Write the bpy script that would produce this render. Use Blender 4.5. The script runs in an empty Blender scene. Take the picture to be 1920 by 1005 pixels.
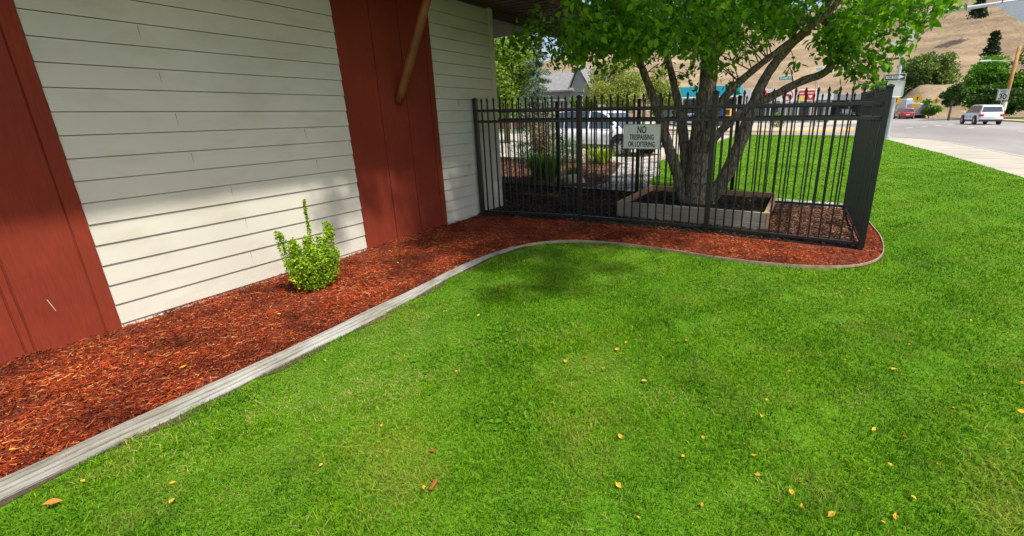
import bpy, math, random
import numpy as np
from mathutils import Vector, Matrix
R = math.radians
S = bpy.context.scene
rng = np.random.default_rng(7); random.seed(7)
C = S.collection

# ------------------------------------------------------------------ camera, sky, sun
cd = bpy.data.cameras.new('camera'); cam = bpy.data.objects.new('camera', cd); C.objects.link(cam)
S.camera = cam
FPX, CX, CY, W0, H0 = 843.13, 1063.47, 469.91, 1920.0, 1005.0
cd.sensor_fit = 'HORIZONTAL'; cd.sensor_width = 36.0
cd.lens = FPX / W0 * 36.0
cd.shift_x = -(CX - W0/2) / W0
cd.shift_y = (CY - H0/2) / W0
cd.clip_start = 0.05; cd.clip_end = 3000
yaw, pit, rol = R(-27.798), R(16.942), R(-0.8906)
fw = Vector((math.sin(yaw)*math.cos(pit), math.cos(yaw)*math.cos(pit), -math.sin(pit)))
rt = Vector((math.cos(yaw), -math.sin(yaw), 0)); up = rt.cross(fw)
r2 = math.cos(rol)*rt + math.sin(rol)*up; u2 = -math.sin(rol)*rt + math.cos(rol)*up
M = Matrix((r2, u2, -fw)).transposed().to_4x4(); M.translation = Vector((0, 0, 1.6))
cam.matrix_world = M

SUN_EL = R(59); SUN_AZ = R(106)          # azimuth measured from +Y towards +X
sdir = Vector((math.sin(SUN_AZ)*math.cos(SUN_EL), math.cos(SUN_AZ)*math.cos(SUN_EL), math.sin(SUN_EL)))
sl = bpy.data.lights.new('sun', 'SUN'); so = bpy.data.objects.new('sun', sl); C.objects.link(so)
sl.energy = 4.1; sl.angle = R(2.2); sl.color = (1.0, 0.95, 0.86)
so.rotation_euler = sdir.to_track_quat('Z', 'Y').to_euler(); so.location = (8, -4, 20)
wd = bpy.data.worlds.new('World'); S.world = wd; wd.use_nodes = True
wn = wd.node_tree.nodes; bg = wn['Background']; sky = wn.new('ShaderNodeTexSky')
sky.sky_type = 'NISHITA'; sky.sun_disc = False; sky.sun_elevation = SUN_EL; sky.sun_rotation = SUN_AZ
sky.air_density = 1.0; sky.dust_density = 3.0; sky.ozone_density = 1.0
wd.node_tree.links.new(sky.outputs[0], bg.inputs[0]); bg.inputs[1].default_value = 0.14
S.view_settings.view_transform = 'Standard'; S.view_settings.look = 'None'
S.view_settings.exposure = 0.52; S.view_settings.gamma = 1.0
S.render.engine = 'CYCLES'

# ------------------------------------------------------------------ materials
class NT:
    def __init__(s, name):
        s.m = bpy.data.materials.new(name); s.m.use_nodes = True
        s.t = s.m.node_tree; s.n = s.t.nodes; s.b = s.n['Principled BSDF']
    def node(s, typ, **k):
        o = s.n.new(typ)
        for a, v in k.items(): setattr(o, a, v)
        return o
    def link(s, a, b): s.t.links.new(a, b)
    def coord(s, scale=(1, 1, 1), src='Object'):
        tc = s.node('ShaderNodeTexCoord'); mp = s.node('ShaderNodeMapping'); mp.inputs['Scale'].default_value = scale
        s.link(tc.outputs[src], mp.inputs[0]); return mp.outputs[0]
    def noise(s, sc, det=4, vec=None, rough=.55):
        o = s.node('ShaderNodeTexNoise'); o.inputs['Scale'].default_value = sc; o.inputs['Detail'].default_value = det
        o.inputs['Roughness'].default_value = rough
        if vec is not None: s.link(vec, o.inputs['Vector'])
        return o.outputs['Fac']
    def ramp(s, fac, stops):
        o = s.node('ShaderNodeValToRGB'); e = o.color_ramp.elements
        while len(e) < len(stops): e.new(.5)
        for i, (p, c) in enumerate(stops):
            e[i].position = p; e[i].color = (*c, 1) if len(c) == 3 else c
        s.link(fac, o.inputs[0]); return o.outputs[0]
    def mix(s, fac, a, b, typ='MIX'):
        o = s.node('ShaderNodeMix', data_type='RGBA', blend_type=typ)
        for i, v in ((0, fac), (6, a), (7, b)):
            if hasattr(v, 'node'): s.link(v, o.inputs[i])
            else: o.inputs[i].default_value = v if i == 0 else (*v, 1)
        return o.outputs[2]
    def bump(s, h, st=.3, d=.01):
        o = s.node('ShaderNodeBump'); o.inputs['Strength'].default_value = st; o.inputs['Distance'].default_value = d
        s.link(h, o.inputs['Height']); s.link(o.outputs[0], s.b.inputs['Normal'])
    def col(s, v):
        if hasattr(v, 'node'): s.link(v, s.b.inputs['Base Color'])
        else: s.b.inputs['Base Color'].default_value = (*v, 1)

def m_plain(name, c, rough=.6, metal=0, var=.12, sc=6, bump=0, spec=.5, coat=0):
    t = NT(name); v = t.coord()
    f = t.noise(sc, 5, v)
    d = tuple(x*(1-var) for x in c); l = tuple(min(1, x*(1+var)) for x in c)
    t.col(t.ramp(f, [(.3, d), (.7, l)]))
    t.b.inputs['Roughness'].default_value = rough; t.b.inputs['Metallic'].default_value = metal
    t.b.inputs['Specular IOR Level'].default_value = spec
    if coat: t.b.inputs['Coat Weight'].default_value = coat; t.b.inputs['Coat Roughness'].default_value = .05
    if bump: t.bump(t.noise(sc*12, 4, v), bump, .004)
    return t.m

def m_leaf(name, dark, light, trans=.35, ns=.8, straw=None, rough=.55):
    """leaves: per-leaf random attribute 'rnd' drives colour, plus slow noise"""
    t = NT(name)
    a = t.node('ShaderNodeAttribute', attribute_name='rnd')
    v = t.coord(src='Object'); n = t.noise(ns, 3, v)
    c = t.ramp(a.outputs['Fac'], [(0, dark), (1, light)] if straw is None else [(0, dark), (.93, light), (.96, straw), (1, straw)])
    c2 = t.mix(1.0, c, t.ramp(n, [(.3, (.75, .78, .7)), (.7, (1.2, 1.15, 1.1))]), 'MULTIPLY')
    t.col(c2); t.b.inputs['Roughness'].default_value = rough; t.b.inputs['Specular IOR Level'].default_value = .2
    tr = t.node('ShaderNodeBsdfTranslucent'); ms = t.node('ShaderNodeMixShader'); ms.inputs[0].default_value = trans
    tc = t.mix(1.0, c2, (1.35, 1.45, .55), 'MULTIPLY'); t.link(tc, tr.inputs[0])
    t.link(t.b.outputs[0], ms.inputs[1]); t.link(tr.outputs[0], ms.inputs[2])
    t.link(ms.outputs[0], t.n['Material Output'].inputs[0])
    return t.m

MT = {}
def mk_materials():
    # siding
    t = NT('siding_paint'); v = t.coord(); vs = t.coord((1, .6, 14))
    g = t.noise(60, 3, t.coord((1, .15, 3)))
    bs = t.ramp(t.noise(1.1, 5, v), [(.3, (.545, .52, .44)), (.72, (.61, .585, .50))])
    dirt = t.ramp(t.noise(2.2, 6, t.coord((1, 1, 2.5))), [(.52, (1, 1, 1)), (.78, (.86, .85, .80))])
    t.col(t.mix(1.0, bs, dirt, 'MULTIPLY')); t.b.inputs['Roughness'].default_value = .72; t.bump(g, .35, .002)
    MT['siding'] = t.m
    t = NT('red_panel_paint'); v = t.coord()
    c = t.ramp(t.noise(1.3, 5, v), [(.28, (.175, .025, .012)), (.72, (.25, .038, .017))])
    sc_ = t.ramp(t.noise(9, 6, t.coord((1, 6, .8))), [(.70, (1, 1, 1)), (.86, (.82, .80, .8))])
    gr_ = t.ramp(t.noise(16, 6, t.coord((1, 5, .35)), .7), [(.35, (.86, .84, .84)), (.65, (1.08, 1.1, 1.12))]); c = t.mix(1.0, c, gr_, 'MULTIPLY')
    t.col(t.mix(1.0, c, sc_, 'MULTIPLY')); t.b.inputs['Roughness'].default_value = .8; t.b.inputs['Specular IOR Level'].default_value = .2; t.bump(t.noise(90, 3, t.coord((1, 2, .3))), .25, .002)
    MT['red'] = t.m
    MT['log'] = m_plain('stained_log', (.20, .072, .022), .55, var=.35, sc=3, bump=.4)
    MT['soffit'] = m_plain('stained_soffit', (.07, .035, .028), .7, var=.2, sc=4)
    MT['fascia'] = m_plain('red_fascia', (.22, .05, .04), .6)
    MT['shingle'] = m_plain('roof_shingle', (.12, .11, .10), .9, var=.35, sc=9, bump=.5)
    # iron
    MT['iron'] = m_plain('black_iron', (.005, .010, .009), .42, .0, var=.3, sc=30, spec=.6)
    MT['rail'] = m_plain('black_rail', (.007, .012, .012), .38, .0, var=.3, sc=25, spec=.7)
    # grass / soil
    t = NT('lawn_soil'); v = t.coord(src='Object')
    a = t.ramp(t.noise(55, 6, v, .7), [(.3, (.045, .10, .005)), (.55, (.12, .29, .008)), (.75, (.22, .44, .02))])
    b = t.ramp(t.noise(.55, 5, v), [(.32, (.72, .85, .7)), (.52, (1, 1, 1)), (.72, (1.18, 1.12, 1.0))])
    t.col(t.mix(1.0, a, b, 'MULTIPLY')); t.b.inputs['Roughness'].default_value = .95; t.bump(t.noise(160, 5, v), .8, .03)
    t.b.inputs['Specular IOR Level'].default_value = .15
    MT['lawn'] = t.m
    # grass blades
    t = NT('grass_blade'); a = t.node('ShaderNodeAttribute', attribute_name='rnd'); v = t.coord()
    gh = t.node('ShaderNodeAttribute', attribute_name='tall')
    c = t.ramp(a.outputs['Fac'], [(0, (.032, .115, .003)), (.42, (.130, .330, .004)), (.86, (.33, .56, .010)), (.93, (.50, .49, .09)), (1, (.68, .53, .24))])
    patch = t.ramp(t.noise(1.5, 6, v, .65), [(.50, (0, 0, 0)), (.64, (1, 1, 1))])
    c = t.mix(patch, c, t.mix(.5, c, (.56, .46, .12)))
    cl = t.ramp(t.noise(1.3, 6, t.coord((1, 1, 1)), .68), [(.36, (.34, .56, .45)), (.50, (.82, .90, .85)), (.66, (1.15, 1.08, 1))])
    c = t.mix(1.0, c, cl, 'MULTIPLY')
    c = t.mix(gh.outputs['Fac'], t.mix(1.0, c, (.26, .28, .26), 'MULTIPLY'), c)  # blade roots darkened in the colour, painting the shade between blades
    t.col(c); t.b.inputs['Roughness'].default_value = .7; t.b.inputs['Specular IOR Level'].default_value = .08
    tr = t.node('ShaderNodeBsdfTranslucent'); ms = t.node('ShaderNodeMixShader'); ms.inputs[0].default_value = .3
    t.link(t.mix(1.0, c, (1.3, 1.5, .4), 'MULTIPLY'), tr.inputs[0])
    t.link(t.b.outputs[0], ms.inputs[1]); t.link(tr.outputs[0], ms.inputs[2]); t.link(ms.outputs[0], t.n['Material Output'].inputs[0])
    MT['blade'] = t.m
    def chip(name, stops):
        t = NT(name); a = t.node('ShaderNodeAttribute', attribute_name='rnd')
        c = t.ramp(a.outputs['Fac'], stops)
        n = t.ramp(t.noise(1.7, 5, t.coord(), .6), [(.38, (.42, .35, .30)), (.50, (.85, .82, .8)), (.62, (1.15, 1.15, 1.15))])
        t.col(t.mix(1.0, c, n, 'MULTIPLY')); t.b.inputs['Roughness'].default_value = .85; t.b.inputs['Specular IOR Level'].default_value = .2
        return t.m
    MT['chip_red'] = chip('red_mulch_chip', [(0, (.08, .010, .003)), (.4, (.23, .030, .006)), (.8, (.38, .060, .010)), (.93, (.50, .15, .040)), (1, (.58, .30, .13))])
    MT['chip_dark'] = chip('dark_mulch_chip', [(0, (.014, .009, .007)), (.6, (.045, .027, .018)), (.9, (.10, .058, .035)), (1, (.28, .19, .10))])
    MT['chip_brown'] = chip('brown_mulch_chip', [(0, (.055, .025, .015)), (.6, (.17, .075, .040)), (1, (.33, .18, .11))])
    MT['stone'] = chip('river_stone', [(0, (.16, .155, .15)), (.6, (.36, .35, .33)), (1, (.62, .60, .56))])
    MT['mulch_base'] = m_plain('mulch_soil', (.13, .026, .010), .95, var=.5, sc=30, bump=1)
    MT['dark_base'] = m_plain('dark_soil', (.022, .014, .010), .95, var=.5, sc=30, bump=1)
    MT['brown_base'] = m_plain('brown_soil', (.075, .045, .032), .95, var=.4, sc=30, bump=1)
    MT['gravel_base'] = m_plain('gravel_bed', (.27, .265, .25), .95, var=.45, sc=40, bump=1)
    # asphalt, concrete, dry land
    t = NT('asphalt'); v = t.coord()
    c = t.ramp(t.noise(.12, 6, t.coord((1, .25, 1))), [(.35, (.205, .190, .178)), (.65, (.30, .28, .262))])
    c = t.mix(1.0, c, t.ramp(t.noise(1.2, 8, v, .7), [(.3, (.85, .85, .85)), (.7, (1.1, 1.1, 1.1))]), 'MULTIPLY')
    t.col(c); t.b.inputs['Roughness'].default_value = .85; t.bump(t.noise(90, 3, v), .4, .01); MT['asphalt'] = t.m
    t = NT('concrete'); v = t.coord()
    c = t.ramp(t.noise(.7, 8, v, .65), [(.3, (.33, .295, .235)), (.7, (.45, .405, .325))])
    t.col(c); t.b.inputs['Roughness'].default_value = .85; t.bump(t.noise(70, 3, v), .3, .005); MT['concrete'] = t.m
    t = NT('dry_grass_hill'); v = t.coord()
    c = t.ramp(t.noise(.035, 9, t.coord((1, 1, 2.2)), .68), [(.25, (.17, .125, .082)), (.5, (.27, .20, .132)), (.75, (.38, .29, .19))])
    w = t.node('ShaderNodeTexWave', wave_type='BANDS', bands_direction='Z'); w.inputs['Scale'].default_value = .10; w.inputs['Distortion'].default_value = 9; w.inputs['Detail'].default_value = 5
    w.inputs['Detail Scale'].default_value = 2.5
    t.link(t.coord((.3, .3, 1)), w.inputs['Vector'])
    c = t.mix(1.0, c, t.ramp(w.outputs['Fac'], [(.2, (.88, .87, .85)), (.8, (1.08, 1.08, 1.06))]), 'MULTIPLY')
    g = t.ramp(t.noise(.5, 8, v, .75), [(.54, (1, 1, 1)), (.68, (.60, .66, .52))]); c = t.mix(1.0, c, g, 'MULTIPLY')
    t.col(c); t.b.inputs['Roughness'].default_value = 1; t.b.inputs['Specular IOR Level'].default_value = .05; t.bump(t.noise(.6, 6, v), .6, .8); MT['hill'] = t.m
    MT['dirt'] = m_plain('dry_ground', (.33, .25, .15), 1, var=.3, sc=.4, bump=.4)
    MT['verge'] = m_plain('green_verge', (.13, .19, .05), 1, var=.4, sc=.9, bump=.6)
    MT['ykerb'] = m_plain('yellow_kerb_paint', (.72, .42, .10), .7, var=.2, sc=2)
    MT['wpaint'] = m_plain('white_road_paint', (.66, .65, .62), .7, var=.12, sc=5)
    # edging board
    t = NT('weathered_edging'); v = t.coord((3, .5, 9))
    c = t.ramp(t.noise(9, 6, v, .7), [(.28, (.17, .17, .155)), (.5, (.30, .295, .27)), (.8, (.42, .415, .385))])
    st_ = t.ramp(t.noise(3.2, 7, t.coord((1.5, .5, 1)), .7), [(.42, (1, 1, 1)), (.62, (.62, .58, .50))])
    c = t.mix(1.0, c, st_, 'MULTIPLY')
    t.col(c); t.b.inputs['Roughness'].default_value = .8; t.bump(t.noise(20, 5, v), .6, .005); MT['edging'] = t.m
    MT['strip'] = m_plain('edging_strip', (.30, .235, .17), .6, var=.25, sc=12)
    # planter boards
    def wood(name, a, b):
        t = NT(name); v = t.coord((.6, .6, 12))
        t.col(t.ramp(t.noise(5, 6, v, .7), [(.3, a), (.7, b)])); t.b.inputs['Roughness'].default_value = .8; t.bump(t.noise(12, 5, v), .4, .004); return t.m
    MT['wood_grey'] = wood('weathered_grey_board', (.20, .18, .145), (.36, .33, .27))
    MT['wood_tan'] = wood('tan_board', (.33, .19, .10), (.50, .32, .19))
    t = NT('tree_bark'); v = t.coord((5, 5, 1.1))
    vo = t.node('ShaderNodeTexVoronoi', feature='DISTANCE_TO_EDGE'); vo.inputs['Scale'].default_value = 5.5; t.link(v, vo.inputs['Vector'])
    n = t.noise(7, 7, v, .75)
    c = t.ramp(n, [(.28, (.10, .078, .058)), (.5, (.27, .22, .165)), (.72, (.48, .41, .32))])
    c = t.mix(1.0, c, t.ramp(vo.outputs[0], [(0, (.22, .22, .22)), (.16, (1, 1, 1))]), 'MULTIPLY')
    t.col(c); t.b.inputs['Roughness'].default_value = .95
    ad = t.node('ShaderNodeMath', operation='ADD'); t.link(n, ad.inputs[0]); t.link(vo.outputs[0], ad.inputs[1]); t.bump(ad.outputs[0], .9, .02)
    MT['bark'] = t.m
    MT['leaf'] = m_leaf('tree_leaf', (.045, .165, .010), (.26, .52, .030), .5)
    MT['bush'] = m_leaf('barberry_leaf', (.09, .22, .008), (.42, .58, .03), .3, ns=9)
    MT['leaf_light'] = m_leaf('light_leaf', (.09, .17, .02), (.24, .36, .05), .35, ns=.4)
    MT['leaf_willow'] = m_leaf('willow_leaf', (.15, .20, .035), (.34, .38, .10), .35, ns=.4)
    MT['leaf_spruce'] = m_leaf('blue_spruce_needle', (.09, .15, .12), (.22, .31, .26), .1, ns=2)
    MT['leaf_dark'] = m_leaf('dark_leaf', (.025, .065, .016), (.085, .17, .03), .2, ns=.4)
    MT['leaf_mid'] = m_leaf('mid_leaf', (.045, .14, .014), (.17, .37, .03), .3, ns=.3)
    MT['leaf_olive'] = m_leaf('olive_leaf', (.075, .13, .035), (.21, .30, .075), .25, ns=.3)
    MT['leaf_fir'] = m_leaf('fir_needle', (.020, .035, .018), (.06, .085, .04), .05, ns=.3)
    MT['leaf_red'] = m_leaf('reddish_leaf', (.13, .12, .06), (.38, .26, .20), .3, ns=3)
    MT['leaf_grassy'] = m_leaf('lily_blade', (.05, .14, .012), (.16, .32, .03), .35, ns=2)
    MT['leaf_lime'] = m_leaf('lime_blade', (.16, .26, .015), (.42, .50, .05), .35, ns=2)
    MT['leaf_sage'] = m_leaf('sage_leaf', (.10, .17, .10), (.22, .30, .19), .25, ns=2)
    MT['fallen'] = m_leaf('yellow_fallen_leaf', (.55, .28, .02), (.75, .50, .06), .25, ns=3)
    MT['fallen_brown'] = m_leaf('brown_fallen_leaf', (.30, .11, .03), (.42, .18, .05), .2, ns=3)
    MT['rock'] = m_plain('tan_rock', (.42, .33, .25), .9, var=.3, sc=5, bump=.8)
    MT['grey'] = m_plain('house_grey', (.24, .24, .25), .8, var=.1, sc=2)
    MT['greyroof'] = m_plain('grey_shingle', (.20, .19, .19), .9, var=.2, sc=3)
    MT['white'] = m_plain('white_trim', (.72, .72, .70), .6, var=.05)
    MT['brick'] = m_plain('red_brick', (.33, .10, .06), .85, var=.3, sc=3)
    MT['glass'] = m_plain('dark_glass', (.03, .04, .045), .08, var=.1, spec=1)
    MT['glass_tint'] = m_plain('car_glass', (.05, .065, .075), .05, var=.1, spec=1)
    MT['teal'] = m_plain('teal_fascia', (.01, .32, .42), .5, var=.06)
    MT['blue'] = m_plain('blue_poster', (.03, .16, .55), .5)
    MT['lime'] = m_plain('lime_poster', (.35, .60, .10), .5)
    MT['orange'] = m_plain('orange_panel', (.85, .36, .03), .5)
    MT['signwhite'] = m_plain('sign_white', (.74, .75, .68), .5, var=.04)
    MT['signframe'] = m_plain('sign_frame', (.38, .40, .37), .4)
    MT['black'] = m_plain('sign_black', (.012, .012, .012), .5)
    MT['signred'] = m_plain('sign_red', (.60, .03, .025), .5)
    MT['signgreen'] = m_plain('sign_green', (.005, .22, .13), .4)
    MT['signyellow'] = m_plain('sign_yellow', (.85, .50, .02), .4)
    MT['galv'] = m_plain('galvanised_steel', (.50, .53, .56), .42, .4, var=.1, sc=8)
    MT['steel'] = m_plain('alloy', (.55, .56, .58), .3, .7, var=.05)
    MT['tyre'] = m_plain('tyre_rubber', (.018, .018, .02), .8)
    MT['plastic'] = m_plain('dark_plastic', (.025, .03, .034), .6)
    MT['cwhite'] = m_plain('white_car_paint', (.78, .79, .79), .28, var=.02, coat=1)
    MT['cred'] = m_plain('red_car_paint', (.42, .03, .03), .28, var=.03, coat=1)
    MT['csilver'] = m_plain('silver_car_paint', (.45, .47, .49), .3, .3, var=.03, coat=1)
    MT['cblack'] = m_plain('black_car_paint', (.02, .025, .03), .25, var=.05, coat=1)
    MT['tail'] = m_plain('tail_lamp_red', (.55, .01, .03), .15, var=.05)
    MT['head'] = m_plain('headlamp_clear', (.6, .62, .65), .1, .3, var=.05)
    MT['utility'] = m_plain('utility_pole_wood', (.42, .20, .06), .85, var=.3, sc=2)
    MT['bridge'] = m_plain('grey_canopy', (.28, .28, .28), .8)
    MT['rv'] = m_plain('rv_shell', (.55, .60, .62), .5)
mk_materials()

# ------------------------------------------------------------------ helpers
def tag(o, label=None, cat=None, group=None, kind=None):
    if label: o['label'] = label
    if cat: o['category'] = cat
    if group: o['group'] = group
    if kind: o['kind'] = kind
    return o
def empty(name, loc=(0, 0, 0), rz=0, label=None, cat=None, group=None):
    o = bpy.data.objects.new(name, None); C.objects.link(o); o.location = loc; o.rotation_euler = (0, 0, rz)
    o.empty_display_size = .1
    return tag(o, label, cat, group)
def mkmesh(name, V, F, mat, parent=None, smooth=False, rnd=None):
    me = bpy.data.meshes.new(name); me.from_pydata(V, [], F); me.update()
    if smooth: me.shade_smooth()
    if rnd is not None:
        a = me.attributes.new('rnd', 'FLOAT', 'POINT'); a.data.foreach_set('value', np.asarray(rnd, np.float32))
    me.materials.append(mat)
    o = bpy.data.objects.new(name, me); C.objects.link(o); o.parent = parent
    return o
def npmesh(name, V, F, mat, parent=None, attrs=None, smooth=False):
    """V (n,3) array, F (m,k) array of constant k"""
    me = bpy.data.meshes.new(name); n, m, k = len(V), len(F), F.shape[1]
    me.vertices.add(n); me.vertices.foreach_set('co', V.astype(np.float32).ravel())
    me.loops.add(m*k); me.loops.foreach_set('vertex_index', F.astype(np.int32).ravel())
    me.polygons.add(m); me.polygons.foreach_set('loop_start', (np.arange(m)*k).astype(np.int32))
    me.polygons.foreach_set('loop_total', np.full(m, k, np.int32))
    me.update(calc_edges=True)
    for an, av in (attrs or {}).items():
        a = me.attributes.new(an, 'FLOAT', 'POINT'); a.data.foreach_set('value', av.astype(np.float32))
    if smooth: me.shade_smooth()
    me.materials.append(mat)
    o = bpy.data.objects.new(name, me); C.objects.link(o); o.parent = parent
    return o
class MB:
    def __init__(s): s.v = []; s.f = []
    def add(s, V, F):
        b = len(s.v); s.v += [tuple(p) for p in V]; s.f += [tuple(i+b for i in f) for f in F]; return s
    def box(s, x0, x1, y0, y1, z0, z1, bev=0):
        if bev:
            import bmesh
            bm = bmesh.new(); bmesh.ops.create_cube(bm, size=1)
            for v in bm.verts: v.co = Vector(((x0+x1)/2 + v.co.x*(x1-x0), (y0+y1)/2 + v.co.y*(y1-y0), (z0+z1)/2 + v.co.z*(z1-z0)))
            bmesh.ops.bevel(bm, geom=bm.edges[:], offset=bev, segments=1, affect='EDGES')
            bm.verts.index_update(); V = [v.co[:] for v in bm.verts]; F = [[v.index for v in f.verts] for f in bm.faces]; bm.free()
            return s.add(V, F)
        V = [(x, y, z) for z in (z0, z1) for y in (y0, y1) for x in (x0, x1)]
        return s.add(V, [(0, 2, 3, 1), (4, 5, 7, 6), (0, 1, 5, 4), (2, 6, 7, 3), (0, 4, 6, 2), (1, 3, 7, 5)])
    def prism(s, poly, z0, z1):
        n = len(poly)
        V = [(x, y, z0) for x, y in poly] + [(x, y, z1) for x, y in poly]
        F = [tuple(range(n-1, -1, -1)), tuple(range(n, 2*n))] + [(i, (i+1) % n, n+(i+1) % n, n+i) for i in range(n)]
        return s.add(V, F)
    def tube(s, pts, rad, seg=10, wob=0, cap=True):
        pts = [Vector(p) for p in pts]; n = len(pts)
        if not hasattr(rad, '__len__'): rad = [rad]*n
        V = []; F = []; ax = None
        for i, p in enumerate(pts):
            d = (pts[min(i+1, n-1)] - pts[max(i-1, 0)]).normalized()
            if ax is None: ax = d.orthogonal().normalized()
            ax = (ax - d*ax.dot(d)).normalized(); bx = d.cross(ax)
            for k in range(seg):
                a = 2*math.pi*k/seg; r = rad[i]*(1 + (random.uniform(-wob, wob) if wob else 0))
                V.append(p + ax*math.cos(a)*r + bx*math.sin(a)*r)
        for i in range(n-1):
            for k in range(seg): F.append((i*seg+k, i*seg+(k+1) % seg, (i+1)*seg+(k+1) % seg, (i+1)*seg+k))
        if cap: F += [tuple(range(seg-1, -1, -1)), tuple((n-1)*seg+k for k in range(seg))]
        return s.add(V, F)
    def disc(s, c, r, axis, th, seg=24):
        c = Vector(c); a = Vector(axis).normalized()
        return s.tube([c - a*th/2, c + a*th/2], r, seg)
    def build(s, name, mat, parent=None, smooth=False, **k):
        o = mkmesh(name, s.v, s.f, mat, parent, smooth); return tag(o, **k)
def sheet(name, poly, z, mat, kind='structure', label=None, cat=None, thick=0):
    mb = MB()
    if thick: mb.prism(poly, z-thick, z)
    else: mb.add([(x, y, z) for x, y in poly], [tuple(range(len(poly)))])
    return mb.build(name, mat, kind=kind, label=label, cat=cat)
def text_mesh(name, s, size, mat, parent, loc, rot, ext=.002, sx=1, bold=0, align='CENTER', label=None):
    cu = bpy.data.curves.new(name, 'FONT'); cu.body = s; cu.size = size; cu.extrude = ext; cu.offset = bold
    cu.align_x = align; cu.align_y = 'CENTER'
    to = bpy.data.objects.new(name+'_tmp', cu); C.objects.link(to)
    dg = bpy.context.evaluated_depsgraph_get(); me = bpy.data.meshes.new_from_object(to.evaluated_get(dg))
    bpy.data.objects.remove(to); me.materials.clear(); me.materials.append(mat)
    o = bpy.data.objects.new(name, me); C.objects.link(o); o.parent = parent; o.location = loc; o.rotation_euler = rot; o.scale = (sx, 1, 1)
    return tag(o, label=label)

def inside(poly, P):
    """vectorised point in polygon"""
    x, y = P[:, 0], P[:, 1]; c = np.zeros(len(P), bool); n = len(poly)
    for i in range(n):
        x1, y1 = poly[i]; x2, y2 = poly[(i+1) % n]
        m = ((y1 > y) != (y2 > y)) & (x < (x2-x1)*(y-y1)/((y2-y1) or 1e-9)+x1); c ^= m
    return c
def smooth_curve(pts, n=10):
    out = []
    P = [pts[0]] + list(pts) + [pts[-1]]
    for i in range(1, len(P)-2):
        for k in range(n):
            t = k/n; a, b, c, d = P[i-1], P[i], P[i+1], P[i+2]
            out.append(tuple(.5*((2*b[j]) + (-a[j]+c[j])*t + (2*a[j]-5*b[j]+4*c[j]-d[j])*t*t + (-a[j]+3*b[j]-3*c[j]+d[j])*t**3) for j in range(len(b))))
    out.append(tuple(pts[-1])); return out

# ------------------------------------------------------------------ leaf clouds
def leaf_cloud(name, P, size, mat, parent=None, width=.5, droop=.3, N=None, flat=0, fold=.25):
    """one folded leaf (two quads) at every point P; size scalar or array"""
    n = len(P); L = np.broadcast_to(np.asarray(size, float), (n,)) * rng.uniform(.65, 1.25, n)
    d = rng.normal(size=(n, 3)); d[:, 2] = d[:, 2]*(1-flat) - droop; d /= np.linalg.norm(d, axis=1)[:, None]
    u = rng.normal(size=(n, 3)); u[:, 2] += .8
    s = np.cross(d, u); s /= np.linalg.norm(s, axis=1)[:, None] + 1e-9
    up_ = np.cross(s, d)
    W = L*width/2
    def pt(a, b, c): return P + d*(L*a)[:, None] + s*(W*b)[:, None] + up_*(L*c)[:, None]
    V = np.stack([pt(0, 0, 0), pt(.32, -1, fold*.35), pt(.68, -.72, fold*.3), pt(1, 0, -.06), pt(.68, .72, fold*.3), pt(.32, 1, fold*.35), pt(.5, 0, 0)], 1).reshape(-1, 3)
    i = np.arange(n)[:, None]*7
    F = np.concatenate([i+np.array([[0, 6, 2, 1]]), i+np.array([[6, 3, 2, 2]])[:, :4]*1], 0) if False else None
    F = np.concatenate([i+np.array([[0, 1, 2, 6]]), i+np.array([[6, 4, 5, 0]]), ], 0)
    T = np.concatenate([i+np.array([[6, 2, 3]]), i+np.array([[3, 4, 6]])], 0)
    # as triangles throughout
    F = np.concatenate([F[:, [0, 1, 2]], F[:, [0, 2, 3]], T], 0)
    r = np.repeat(rng.random(n), 7)
    return npmesh(name, V, F, mat, parent, {'rnd': r})
def blades(name, P, h, w, mat, parent=None, lean=.5, tallattr=True, dirs=None, bend=.35, rnd=None):
    n = len(P); h = np.broadcast_to(np.asarray(h, float), (n,)) * rng.uniform(.6, 1.3, n); w = np.broadcast_to(np.asarray(w, float), (n,)) * rng.uniform(.7, 1.3, n)
    a = rng.uniform(0, 2*np.pi, n) if dirs is None else dirs
    l = np.abs(rng.normal(0, lean, n))
    D = np.stack([np.cos(a), np.sin(a), np.zeros(n)], 1); b = rng.uniform(0, 2*np.pi, n); Sd = np.stack([np.cos(b), np.sin(b), np.zeros(n)], 1)
    Z = np.array([0, 0, 1.])
    mid = P + D*(h*l*.35)[:, None] + Z*(h*.55)[:, None]
    k = 1/np.sqrt(1+l*l*.6)
    tip = P + D*(h*l*(1+bend))[:, None] + Z*(h*k)[:, None]
    V = np.stack([P - Sd*(w/2)[:, None], P + Sd*(w/2)[:, None], mid + Sd*(w*.42)[:, None], mid - Sd*(w*.42)[:, None], tip], 1).reshape(-1, 3)
    i = np.arange(n)[:, None]*5
    F = np.concatenate([i+np.array([[0, 1, 2]]), i+np.array([[0, 2, 3]]), i+np.array([[3, 2, 4]])], 0)
    rr = rng.random(n) if rnd is None else rnd
    at = {'rnd': np.repeat(rr, 5)}
    if tallattr: at['tall'] = np.tile(np.array([0, 0, .65, .65, 1.]), n)
    return npmesh(name, V, F, mat, parent, at)
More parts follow.
